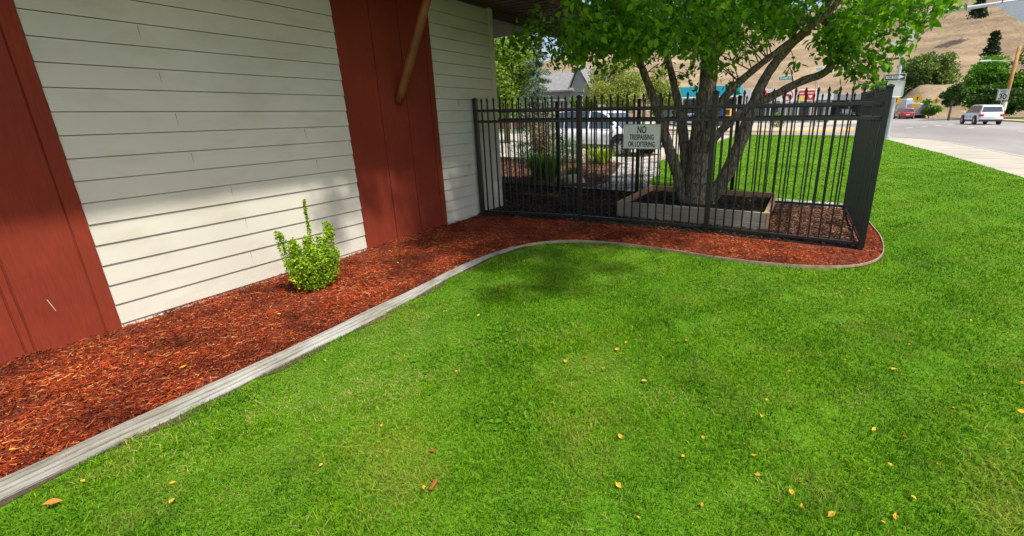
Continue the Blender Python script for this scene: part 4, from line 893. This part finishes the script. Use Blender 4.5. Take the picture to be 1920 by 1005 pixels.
# ------------------------------------------------------------------ cars
def car(name, label, loc, rz, L, W, H, paint, kind='suv', group=None, cat='car', arch=True, rack=False):
    o = empty(name, loc, rz, label, cat, group)
    wr = .36*H/1.7; hw = W/2; zb = H*.57; z0 = H*.17; Lh = L/2
    fx, rx = Lh-.92*L/4.7, -Lh+.86*L/4.7
    # lower body: stations along x, section (half width, z)
    hood = H*.60 if kind != 'truck' else H*.62
    st = [(-Lh, .80, z0+.10, zb*.80), (-Lh+.05, .90, z0+.04, zb*.97), (-Lh+.22, .97, z0, zb), (-Lh*.55, 1, z0, zb), (0, 1, z0, zb*.985), (Lh*.38, 1, z0, zb*.97), (Lh*.50, .99, z0, hood*.98), (Lh*.80, .95, z0, hood*.90), (Lh*.94, .86, z0+.02, hood*.80), (Lh, .70, z0+.10, hood*.62)]
    V = []; F = []; k = 10
    for x, w, a, b in st:
        w *= hw
        half = [(w*.86, a), (w*.985, a+.08), (w, a+(b-a)*.45), (w*.985, a+(b-a)*.80), (w*.90, b)]
        V += [(x, -p, q) for p, q in half] + [(x, p, q) for p, q in half[::-1]]
    n = len(st)
    F = [(i*k+j, (i+1)*k+j, (i+1)*k+(j+1) % k, i*k+(j+1) % k) for i in range(n-1) for j in range(k)] + [tuple(range(k)), tuple((n-1)*k+j for j in range(k-1, -1, -1))]
    body = mkmesh('body', V, F, paint, o); m = body.modifiers.new('bevel', 'BEVEL'); m.width = .03; m.segments = 2; m.limit_method = 'ANGLE'; m.angle_limit = R(35)
    for p in body.data.polygons: p.use_smooth = True
    # greenhouse: side profile lofted across the width with tumblehome
    wb, wt = hw*.90, hw*.70; zc = zb-.02
    if kind == 'suv': pf = [(-Lh+.07, zc), (-Lh+.30, H-.20), (-Lh+.48, H-.07), (-Lh*.45, H), (.0, H+.005), (Lh*.17, H-.045), (Lh*.27, H-.12), (Lh*.62, zc)]
    else: pf = [(-Lh+.55, zc), (-Lh+.95, H-.17), (-Lh+1.2, H-.06), (-Lh*.22, H), (.04, H-.005), (Lh*.14, H-.05), (Lh*.22, H-.12), (Lh*.52, zc)]
    yy = lambda z: wb-(wb-wt)*min(1, (z-zc)/(H-zc))
    n = len(pf); V = [(x, -yy(z), z) for x, z in pf] + [(x, yy(z), z) for x, z in pf]
    cb = mkmesh('cabin', V, [tuple(range(n-1, -1, -1)), tuple(range(n, 2*n))] + [(i, i+1, n+i+1, n+i) for i in range(n-1)], paint, o)
    m = cb.modifiers.new('bevel', 'BEVEL'); m.width = .035; m.segments = 2; m.limit_method = 'ANGLE'; m.angle_limit = R(28)
    for p in cb.data.polygons: p.use_smooth = True
    br, bf, tr, tf = pf[0][0], pf[-1][0], pf[2][0], pf[5][0]
    def ptop(x): return float(np.interp(x, [p[0] for p in pf], [p[1] for p in pf]))
    zlo = zc+.06
    xa = pf[0][0]+.28; xbq = pf[-1][0]-.22
    if kind == 'suv': cuts = [(xa+.05, -Lh*.50), (-Lh*.50+.05, Lh*.0-.03), (Lh*.0+.04, xbq)]
    else: cuts = [(xa+.1, -Lh*.02), (-Lh*.02+.07, xbq)]
    for a, b in cuts:
        xs = np.linspace(a, b, 9); top = [(x, max(zlo+.01, ptop(x)-.085)) for x in xs]
        for sg in (-1, 1):
            P2 = [(b, zlo), (a, zlo)] + top; V = [(x, sg*(yy(z)+.008), z) for x, z in P2]; V += [(x, sg*(yy(z)-.01), z) for x, z in P2]; k2 = len(P2)
            MB().add(V, [tuple(range(k2)) if sg > 0 else tuple(range(k2-1, -1, -1))]+[(q, (q+1) % k2, k2+(q+1) % k2, k2+q) for q in range(k2)]).build('window', MT['glass_tint'], o)
    def glass(p0, p1, f0, f1, nm):
        (xa_, za), (xb_, zb_) = p0, p1
        A = (xa_+(xb_-xa_)*f0, za+(zb_-za)*f0); B_ = (xa_+(xb_-xa_)*f1, za+(zb_-za)*f1); d = Vector((xb_-xa_, 0, zb_-za)).normalized(); nn = Vector((-d.z, 0, d.x))
        if (nn.x > 0) != (xa_ > 0): nn = -nn
        nn *= .01; V = []
        for off in (nn, -nn*.5):
            for (x, z), e in ((A, .93), (B_, .90)): V += [(x+off.x, -yy(z)*e, z+off.z), (x+off.x, yy(z)*e, z+off.z)]
        MB().add(V, [(0, 1, 3, 2), (4, 6, 7, 5), (0, 4, 5, 1), (2, 3, 7, 6), (0, 2, 6, 4), (1, 5, 7, 3)]).build(nm, MT['glass_tint'], o)
    glass(pf[-1], pf[-2], .06, .93, 'windshield'); glass(pf[0], pf[1], .22, .97, 'rear_window')
    # wheels
    for x in (fx, rx):
        for s in (-1, 1):
            y = s*(hw-.10)
            if arch: MB().disc((x, s*(hw-.06), wr+.03), wr*1.24, (0, 1, 0), .13, 28).build('wheel_arch', MT['plastic'], o)
            w = MB().tube([(x, y-.105, wr), (x, y-.09, wr), (x, y+.09, wr), (x, y+.105, wr)], [wr*.93, wr, wr, wr*.93], 28)
            w.v = [(a, b+s*.03, c) for a, b, c in w.v]; wo = w.build('wheel', MT['tyre'], o)
            rm = MB(); yo = y+s*.142
            rm.tube([(x, yo-s*.02, wr), (x, yo, wr)], [wr*.64, wr*.60], 24)
            rm2 = MB()
            for q in range(10):
                a = q*math.pi/5; c, si = math.cos(a), math.sin(a); p = Vector((x, yo+s*.004, wr))
                d = Vector((c, 0, si)); t = Vector((-si, 0, c)); A, B2 = p+d*wr*.12, p+d*wr*.62
                rm2.add([tuple(A+t*.02), tuple(A-t*.02), tuple(B2-t*.032), tuple(B2+t*.032)], [(0, 1, 2, 3)])
            rm2.tube([(x, yo, wr), (x, yo+s*.012, wr)], [wr*.16]*2, 12)
            rm.build('rim', MT['plastic'], wo); rm2.build('spokes', MT['steel'], wo)
    # cladding, bumpers, lamps, mirrors
    MB().box(rx+wr*1.2, fx-wr*1.2, -hw*1.005, hw*1.005, z0-.02, z0+.16, .02).build('sill', MT['plastic'], o)
    MB().box(-Lh-.02, -Lh+.25, -hw*.88, hw*.88, z0-.02, z0+.20, .03).build('rear_bumper', MT['plastic'], o)
    MB().box(Lh-.22, Lh+.0, -hw*.72, hw*.72, z0-.0, z0+.20, .03).build('front_bumper', MT['plastic'], o)
    for s in (-1, 1):
        tl = MB(); ya, yb2 = sorted((s*hw*.60, s*hw*.955)); tl.box(-Lh-.012, -Lh+.30, ya, yb2, zb*.72, zb*.93, .03); tl.build('tail_light', MT['tail'], o)
        hl = MB(); ya, yb2 = sorted((s*hw*.52, s*hw*.90)); hl.box(Lh*.86, Lh-.04, ya, yb2, hood*.66, hood*.79, .03); hl.build('headlight', MT['head'], o)
        ya, yb2 = sorted((s*hw*.93, s*(hw+.16))); MB().box(bf-.38, bf-.26, ya, yb2, zb+.0, zb+.15, .03).build('mirror', paint, o)
        for xd in (bf-.55, br+.95*L/4.9): ya, yb2 = sorted((s*(hw*.99), s*(hw*1.012))); MB().box(xd-.22, xd-.04, ya, yb2, zb*.84, zb*.87, .004).build('door_handle', paint, o)
        sm = MB()
        for xs in ((br+bf)*.5-.05, bf-.25, br+.75): ya, yb2 = sorted((s*hw*.98, s*hw*1.002)); sm.box(xs-.004, xs+.004, ya, yb2, z0+.2, zb*.86)
        sm.build('door_seam', MT['plastic'], o)
        if rack: ya, yb2 = sorted((s*wt*.86, s*wt*.93)); MB().box(tr+.1, tf-.1, ya, yb2, H+.01, H+.05, .01).build('roof_rail', MT['plastic'], o)
    MB().box(-Lh-.014, -Lh+.02, -.26, .26, zb*.60, zb*.72, .004).build('number_plate', MT['signwhite'], o)
    return o
car('parked_suv', 'large white suv parked side-on behind the rear fence, beyond the planting bed', (-7.6, 17.6, -.02), R(-13), 5.2, 2.0, 1.78, MT['cwhite'], rack=True)
car('moving_suv', 'white suv driving away on the road at the right, below the speed limit sign', (15.8, 64.0, RZ), R(95), 5.0, 2.1, 1.98, MT['cwhite'])
car('red_minivan', 'red minivan driving away on the far road behind the fence corner post', (13.9, 98.0, RZ), R(95), 5.0, 2.05, 1.85, MT['cred'])
car('parked_car', 'silver car in the row parked before the shops, left of the no left turn sign', (-9.3, 84, RZ+.02), R(75), 4.7, 1.9, 1.55, MT['csilver'], 'sedan')
car('parked_car', 'dark car in the row parked before the shops, directly below the no left turn sign', (-5.9, 80, RZ+.02), R(10), 4.8, 1.9, 1.5, MT['cblack'], 'sedan')
car('parked_car', 'white car in the row parked before the shops, right of the red sign board', (-1.5, 83, RZ+.02), R(5), 4.8, 1.9, 1.55, MT['csilver'], 'suv')
car('dark_suv', 'dark suv facing this way under the grey canopy at the far side of the road', (4.7, 90, RZ+.02), R(-75), 4.9, 2.0, 1.85, MT['cblack'], 'suv')
car('dark_suv', 'dark car right of the dark suv, partly hidden by the right side fence', (7.9, 92, RZ+.02), R(-80), 4.8, 1.9, 1.6, MT['cblack'], 'sedan')
car('parked_car', 'pale car at the left end of the shop row, seen between the tree stems', (-12.9, 57, RZ+.02), R(180), 4.7, 1.85, 1.5, MT['csilver'], 'sedan')
def camper():
    o = empty('camper_truck', (15.5, 106, RZ), R(100), 'white camper truck towing a pale grey box trailer far down the road', 'truck')
    MB().box(-1.6, 1.9, -1.1, 1.1, 1.2, 3.4, .12).box(1.9, 3.0, -.95, .95, .5, 2.2, .15).box(-1.6, 3.0, -.95, .95, .45, 1.2, .05).build('body', MT['rv'], o)
    MB().box(-1.62, -1.58, -.5, .5, 1.9, 2.5, .01).build('rear_window', MT['glass'], o)
    MB().box(-6.2, -2.2, -1.2, 1.0, .55, 2.45, .06).build('trailer', MT['galv'], o)
    for x in (2.2, -.8, -4.2):
        for s in (-1, 1): MB().disc((x, s*.95, .4), .4, (0, 1, 0), .22, 18).build('wheel', MT['tyre'], o)
camper()

# ------------------------------------------------------------------ signs and poles by the road
def pole(mb, x, y, z0, z1, r0, r1=None, seg=12): mb.tube([(x, y, z0), (x, y, z1)], [r0, r1 or r0], seg)
def mast():
    o = empty('signal_mast', (3.86, 31.2, 0), label='grey steel signal pole with a long arm reaching over the road', cat='signal mast')
    m = MB(); pole(m, 0, 0, 0, 6.5, .10, .075); m.tube([(0, 0, 0), (0, 0, .12)], .2, 12); m.build('pole', MT['galv'], o, smooth=False)
    a = MB(); a.tube([(0, 0, 6.02), (1.1, -.1, 6.22), (4.3, -.3, 6.40), (8.4, -.5, 6.52)], [.10, .095, .08, .06], 12); a.build('arm', MT['galv'], o, smooth=True)
    w = MB(); w.tube([(.2, 0, 6.2), (.8, 0, 6.42), (1.9, -.1, 6.66)], .012, 5); w.build('cable', MT['black'], o)
    b = empty('street_name_board', (8.05, 30.7, 6.0), R(-6), 'large grey-backed sign board hanging under the signal arm at the top right corner', 'sign')
    MB().add([(-.95, -.02, .30), (1.6, -.02, .42), (1.6, .02, .42), (-.95, .02, .30), (.18, -.02, -.62), (1.5, -.02, -.9), (1.5, .02, -.9), (.18, .02, -.62)], [(0, 1, 2, 3), (0, 4, 5, 1), (3, 2, 6, 7), (0, 3, 7, 4), (1, 5, 6, 2), (4, 7, 6, 5)]).build('panel', MT['galv'], b)
    c = MB()
    for x in (-.7, .2, 1.1): c.tube([(x, 0, .3), (x, 0, .52)], .02, 6)
    c.build('hanger', MT['plastic'], b)
    s = empty('folded_sign', (3.72, 31.05, 4.92), R(-8), 'white folded sign with a red mark high on the signal pole among leaves', 'sign')
    MB().add([(-.58, 0, .02), (.1, 0, -.26), (.62, 0, .16), (.52, 0, .28), (-.1, 0, .12), (-.58, .03, .02), (.1, .03, -.26), (.62, .03, .16), (.52, .03, .28), (-.1, .03, .12)], [(0, 1, 2, 3, 4), (9, 8, 7, 6, 5), (0, 5, 6, 1), (1, 6, 7, 2), (2, 7, 8, 3), (3, 8, 9, 4), (4, 9, 5, 0)]).build('panel', MT['white'], s)
    MB().add([(.05, .01, .75), (.14, .01, .80), (.55, .01, .36), (.40, .01, .26), (.12, .01, .40), (.05, .04, .75), (.14, .04, .80), (.55, .04, .36), (.40, .04, .26), (.12, .04, .40)], [(0, 4, 3, 2, 1), (5, 6, 7, 8, 9), (0, 1, 6, 5), (1, 2, 7, 6), (2, 3, 8, 7), (3, 4, 9, 8), (4, 0, 5, 9)]).build('panel', MT['white'], s)
    MB().box(.12, .27, -.008, -.001, -.03, .05, .002).build('red_mark', MT['signred'], s)
    # one way sign
    s = empty('one_way_sign', (3.70, 31.02, 3.215), R(-4), 'black and white ONE WAY sign with an arrow pointing right on the signal pole', 'sign')
    MB().box(-.47, .47, -.01, .01, -.165, .165, .003).build('panel', MT['white'], s)
    MB().box(-.445, .445, -.014, -.0105, -.142, .142).build('field', MT['black'], s)
    MB().add([(-.40, -.017, -.075), (.17, -.017, -.075), (.14, -.017, -.125), (.42, -.017, 0), (.14, -.017, .125), (.17, -.017, .075), (-.40, -.017, .075)], [(0, 1, 2, 3, 4, 5, 6)]).build('arrow', MT['white'], s)
    text_mesh('lettering', 'ONE WAY', .135, MT['black'], s, (-.10, -.019, 0), (R(90), 0, 0), .001, .82, .004)
    s = empty('blank_sign', (3.78, 31.05, 2.64), R(-4), 'plain white square sign board below the one way sign on the signal pole', 'sign')
    MB().box(-.36, .42, -.012, .012, -.45, .38, .05).build('panel', MT['white'], s)
mast()
def diamond(name, x, y, z, s, label, shape='diamond'):
    o = empty(name, (x, y, 0), R(-10), label, 'sign'); m = MB(); pole(m, 0, .03, -.1, z+s*.4, .035); m.build('pole', MT['galv'], o)
    if shape == 'diamond': P = [(0, -s), (s, 0), (0, s), (-s, 0)]
    else: P = [(math.cos(a)*s, math.sin(a)*s) for a in np.linspace(0, 2*math.pi, 20, endpoint=False)]
    n = len(P); V = [(p, -.01, z+q) for p, q in P] + [(p, .01, z+q) for p, q in P]
    MB().add(V, [tuple(range(n)), tuple(range(2*n-1, n-1, -1))] + [(i, n+i, n+(i+1) % n, (i+1) % n) for i in range(n)]).build('panel', MT['signyellow'], o)
    a = MB(); a.box(-.05*s/.5, .05*s/.5, -.016, -.012, z-s*.45, z+s*.25); a.add([(-s*.3, -.016, z+s*.15), (s*.3, -.016, z+s*.15), (0, -.016, z+s*.55)], [(0, 1, 2)]); a.build('symbol', MT['black'], o)
    return o
diamond('warning_sign', 8.9, 70, 2.55, .62, 'yellow diamond road sign just right of the fence corner post')
d = diamond('warning_sign', 14.9, 95, 3.1, .62, 'round yellow road sign with a small plate under it, left of the dirt bank', 'round')
MB().box(-.5, .5, -.012, .012, 1.75, 2.3, .01).build('plate', MT['signyellow'], d)
diamond('warning_sign', 18.15, 99, 2.7, .52, 'small yellow diamond road sign in front of the dirt bank')
def utility():
    o = empty('utility_pole', (22.35, 82, -.1), label='leaning orange-brown wooden utility pole at the roadside by the speed limit sign', cat='pole')
    MB().tube([(0, 0, -.2), (.0, 0, 4.2), (.02, 0, 9.1)], [.23, .21, .17], 12, .02).build('pole', MT['utility'], o, smooth=True)
    MB().tube([(-2.6, 0, 7.5), (0, 0, 7.3)], .03, 6).build('lamp_arm', MT['galv'], o)
    MB().box(-3.6, -2.5, -.16, .16, 7.42, 7.6, .03).build('lamp_head', MT['white'], o)
    MB().tube([(0, 0, 1.25), (0, 0, 2.3)], .24, 12).build('pole_wrap', MT['white'], o)
    s = empty('speed_limit_sign', (21.75, 81.3, 3.0), R(-15), 'white SPEED LIMIT 30 sign mounted by the wooden utility pole', 'sign')
    MB().box(-.42, .42, -.01, .01, -.5, .5, .01).build('panel', MT['white'], s)
    fr = MB()
    for b in ((-.39, .39, .45, .475), (-.39, .39, -.475, -.45), (-.39, -.365, -.45, .45), (.365, .39, -.45, .45)): fr.box(b[0], b[1], -.014, -.0105, b[2], b[3])
    fr.build('border', MT['black'], s)
    text_mesh('lettering', 'SPEED', .20, MT['black'], s, (0, -.012, .32), (R(90), 0, 0), .001, .9, .006)
    text_mesh('lettering', 'LIMIT', .20, MT['black'], s, (0, -.012, .13), (R(90), 0, 0), .001, .9, .006)
    text_mesh('lettering', '30', .62, MT['black'], s, (0, -.012, -.20), (R(90), 0, 0), .001, .95, .02)
    q = MB(); q.tube([(0, .05, -2.25), (0, .05, .45)], .03, 8); q.build('pole', MT['galv'], s); s.scale = (1.35, 1.35, 1.35); s.location.z = 3.1
utility()
def green_sign():
    o = empty('street_sign', (-2.72, 52, 0), R(0), 'small green street name sign reading E 2ND ST on a thin pole', 'sign')
    m = MB(); pole(m, 0, .03, -.12, 4.5, .035); m.build('pole', MT['galv'], o)
    MB().box(-.66, .66, -.012, .012, 4.42, 4.84, .01).build('border', MT['white'], o); MB().box(-.62, .62, -.016, -.0125, 4.46, 4.80).build('panel', MT['signgreen'], o)
    text_mesh('lettering', 'E 2ND ST', .30, MT['white'], o, (0, -.019, 4.63), (R(90), 0, 0), .001, .85, .008)
    p = MB(); p.tube([(-1.45, 9.5, -.1), (-1.45, 9.5, 4.9), (-1.0, 9.5, 5.3)], .05, 8); 
    l = p.build('lamp_post', MT['galv']); l.location = (-3.1, 52, 0); tag(l, 'thin pale post with a bent top behind the green street sign', 'post')
    s = empty('no_left_turn_sign', (-2.30, 50, 0), 0, 'white sign with a red circle and slash over a left turn arrow', 'sign')
    m = MB(); pole(m, 0, .04, -.12, 3.3, .035); m.build('pole', MT['galv'], s)
    MB().box(-.60, .60, -.012, .012, 2.35, 3.52, .02).build('panel', MT['white'], s)
    def ring(r0, r1, z, y): 
        n = 28; V = []
        for i in range(n): a = 2*math.pi*i/n; V += [(math.cos(a)*r0, y, z+math.sin(a)*r0), (math.cos(a)*r1, y, z+math.sin(a)*r1)]
        return V, [(2*i, 2*i+1, (2*i+3) % (2*n), (2*i+2) % (2*n)) for i in range(n)]
    V, F = ring(.40, .50, 2.94, -.018); rg = MB().add(V, F); c = math.cos(R(45))*.4
    rg.add([(-c-.04, -.0195, 2.94+c-.04), (-c+.04, -.0195, 2.94+c+.04), (c+.04, -.0195, 2.94-c+.04), (c-.04, -.0195, 2.94-c-.04)], [(0, 1, 2, 3)]); rg.build('prohibition_ring', MT['signred'], s)
    a = MB(); a.add([(.08, -.0165, 2.66), (.18, -.0165, 2.66), (.18, -.0165, 3.06), (-.06, -.0165, 3.06), (-.06, -.0165, 3.15), (-.27, -.0165, 3.0), (-.06, -.0165, 2.87), (-.06, -.0165, 2.96), (.08, -.0165, 2.96)], [(0, 1, 2, 3, 4, 5, 6, 7, 8)]); a.build('arrow', MT['black'], s)
    MB().box(-.55, .55, -.012, .012, 1.85, 2.28, .01).build('lower_plate', MT['white'], s)
    o = empty('light_post', (.45, 60, 0), 0, 'tall pale post with a small rectangular top panel behind the fence', 'post')
    m = MB(); m.tube([(0, 0, -.1), (-.35, 0, 5.9)], [.08, .05], 10); m.build('pole', MT['galv'], o)
    fr = MB(); 
    for b in ((-.80, .05, 6.02, 6.10), (-.80, -.70, 5.72, 6.02), (-.05, .05, 5.72, 6.02)): fr.box(b[0], b[1], -.03, .03, b[2], b[3])
    fr.build('frame', MT['white'], o); MB().box(-.70, -.05, -.02, .02, 5.74, 6.01).build('panel', MT['galv'], o)
    o = empty('light_post', (.12, 62, 0), 0, 'slimmer dark post just left of the pale post with the top panel', 'post')
    m = MB(); m.tube([(0, 0, -.1), (-.2, 0, 4.8)], [.05, .04], 8); m.build('pole', MT['utility'], o)
green_sign()

# ------------------------------------------------------------------ background buildings
def shop_teal():
    o = empty('teal_shop', (-13, 60, 0), 0, 'shop with a bright teal fascia and white columns behind the tree stems', 'shop')
    MB().box(-4.6, 5.2, 1.2, 9, -.1, 4.3, .02).build('wall', MT['grey'], o)
    MB().box(-4.95, 5.1, -.3, 1.15, 3.35, 4.55, .03).build('fascia', MT['teal'], o); MB().box(-5.0, 5.15, -.32, 1.17, 3.2, 3.345, .02).build('trim', MT['white'], o)
    for x in (-4.7, -1.8, 1.4, 4.9): MB().box(x-.12, x+.12, -.2, .05, -.1, 3.2, .02).build('column', MT['white'], o)
    MB().box(-4.3, 5.0, 1.14, 1.198, .4, 3.0).build('window', MT['glass'], o)
    MB().box(-4.6, -3.9, .9, .95, 1.6, 3.1).build('poster', MT['lime'], o); MB().box(-4.55, -3.3, .8, .85, .6, 2.5).build('poster', MT['blue'], o); MB().box(2.6, 3.3, .8, .85, .6, 2.6).build('poster', MT['blue'], o)
    g = empty('pump', (-9.0, 58.6, RZ), 0, 'orange pump cabinet in front of the teal shop, right of the thick tree stem', 'pump')
    MB().box(-.42, .42, -.3, .3, 0, 2.2, .04).build('cabinet', MT['orange'], g); MB().box(-.3, .3, -.32, -.302, 1.3, 1.9, .005).build('screen', MT['glass'], g); MB().box(-.5, .5, -.34, .34, -.0, .12, .02).build('base', MT['concrete'], g)
    b = empty('blue_banner', (-10.2, 58.7, RZ), 0, 'pale blue and white banner stand left of the orange pump cabinet', 'banner')
    MB().box(-.5, .5, -.03, .03, .5, 2.3, .01).build('panel', MT['glass_tint'], b)
    MB().box(-.46, -.1, -.036, -.031, .55, 2.25).box(.12, .3, -.036, -.031, .55, 2.25).build('stripe', MT['white'], b); MB().box(-.5, .5, -.2, .2, 0, .08).tube([(0, 0, .08), (0, 0, .6)], .03, 6).build('stand', MT['plastic'], b)
shop_teal()
def shop_white():
    o = empty('white_shop', (-4, 75, 0), 0, 'long low white shop with a red oval on its wall behind the leaning stem', 'shop')
    MB().box(-5.6, 6.2, .15, 8, -.1, 2.9, .02).build('wall', MT['grey'], o); MB().box(-5.7, 6.3, -.25, 8, 2.9, 3.7, .02).box(-5.6, -.2, -.02, 7.9, 3.702, 4.5, .02).build('parapet', MT['rv'], o)
    n = 26; P = [(-2.8+math.cos(a)*1.35, -.30, 3.75+math.sin(a)*.40) for a in np.linspace(0, 2*math.pi, n, endpoint=False)]
    MB().add(P+[(x, -.02, z) for x, y, z in P], [tuple(range(n))]+[(i, n+i, n+(i+1) % n, (i+1) % n) for i in range(n)]).build('oval_emblem', MT['signred'], o)
    w = MB()
    for x in (-4.8, -3.0, -1.2, 2.8, 4.6): w.box(x-.7, x+.7, .09, .147, .6, 2.3)
    w.build('window', MT['glass'], o)
    b = empty('red_sign_board', (-1.0, 73, 0), R(0), 'red sign board with pale lettering blocks on two posts in front of the white shop', 'sign')
    MB().box(-1.15, 1.15, -.1, .1, 2.75, 4.3, .03).build('frame', MT['white'], b); MB().box(-.1, 1.02, -.13, -.103, 2.9, 4.15, .01).box(-1.02, -.2, -.13, -.103, 3.5, 4.15, .01).build('panel', MT['signred'], b)
    MB().box(-.85, -.35, -.14, -.1315, 3.72, 3.84).box(.1, .8, -.14, -.1315, 3.75, 3.86).add([(.2, -.14, 3.5), (.5, -.14, 3.1), (.8, -.14, 3.5)], [(0, 1, 2)]).build('marking', MT['white'], b)
    MB().box(-1.02, -.2, -.13, -.103, 2.9, 3.4, .01).build('lower_panel', MT['signyellow'], b)
    for x in (-.8, .8): MB().box(x-.08, x+.08, -.08, .08, -.1, 2.75).build('post', MT['galv'], b)
    c = empty('grey_canopy', (2.9, 91, 0), 0, 'long flat grey canopy on posts beyond the fence, above the dark vehicles', 'canopy')
    MB().box(-5.0, 6.0, -1, 6, 3.05, 4.0, .04).build('roof', MT['bridge'], c); MB().box(-4.5, 5.6, 5.2, 5.9, -.1, 3.04).build('rear_wall', MT['plastic'], c)
    for x in (-4.6, -1.2, 2.4, 5.7): MB().box(x-.15, x+.15, -.6, -.3, -.1, 3.04, .02).build('post', MT['bridge'], c)
shop_white()
def house():
    o = empty('grey_house', (-29, 48, 0), 0, 'grey house with a steep gable roof and white framed windows beyond the parked suv', 'house')
    MB().box(-8, 5.6, 0, 9, .9, 4.35).build('wall', MT['grey'], o)
    MB().box(-8.02, 5.62, -.06, 9.02, -.1, .895).build('brick_base', MT['brick'], o)
    # main ridge along x with gable at right end
    r = MB().add([(-8.4, -.6, 4.15), (5.0, -.6, 4.15), (5.0, 4.2, 6.55), (-8.4, 4.2, 6.55), (-8.4, 9.6, 4.15), (5.0, 9.6, 4.15), (-8.4, -.6, 4.0), (5.0, -.6, 4.0), (-8.4, 9.6, 4.0), (5.0, 9.6, 4.0)], [(0, 1, 2, 3), (3, 2, 5, 4), (0, 6, 7, 1), (4, 5, 9, 8), (1, 7, 9, 5, 2), (0, 3, 4, 8, 6)])
    r.build('roof', MT['greyroof'], o)
    MB().add([(4.4, -.2, 3.9), (6.9, -.2, 3.9), (5.55, -.2, 6.55), (4.4, 8, 3.9), (6.9, 8, 3.9), (5.55, 8, 6.55)], [(0, 1, 2), (3, 5, 4), (0, 3, 4, 1)]).build('gable', MT['grey'], o)
    MB().add([(4.1, -.5, 3.75), (5.55, -.5, 6.75), (7.2, -.5, 4.1), (7.05, -.5, 4.35), (5.55, -.5, 6.6), (4.3, -.5, 3.75), (4.1, 8, 3.75), (5.55, 8, 6.75), (7.2, 8, 4.1)], [(0, 1, 4, 5), (1, 2, 3, 4), (0, 6, 7, 1), (1, 7, 8, 2)]).build('gable_roof', MT['greyroof'], o)
    MB().box(4.5, 6.7, .1, 8, .9, 3.9).build('bay', MT['grey'], o)
    for (x, w, z0, z1) in [(-6.4, .8, 1.35, 2.5), (-4.2, 1.0, 1.35, 2.5), (-1.9, .9, 1.35, 2.5), (.3, .9, 1.35, 2.5), (2.4, .7, 1.35, 2.5), (5.4, .55, 1.5, 3.6)]:
        y = -.08 if x < 4 else .04
        f = MB().box(x-w, x+w, y, y+.06, z0, z1).build('window', MT['white'], o); MB().box(x-w+.1, x+w-.1, y-.02, y-.003, z0+.1, z1-.1).build('pane', MT['glass'], f)
    p = MB().box(-8.3, 4.1, -2.2, -.62, 3.0, 3.15).build('porch_roof', MT['greyroof'], o)
    for x in (-8, -5.2, -2.3, .6, 3.8): MB().box(x-.08, x+.08, -2.1, -1.95, -.1, 2.995).build('porch_post', MT['white'], o)
house()
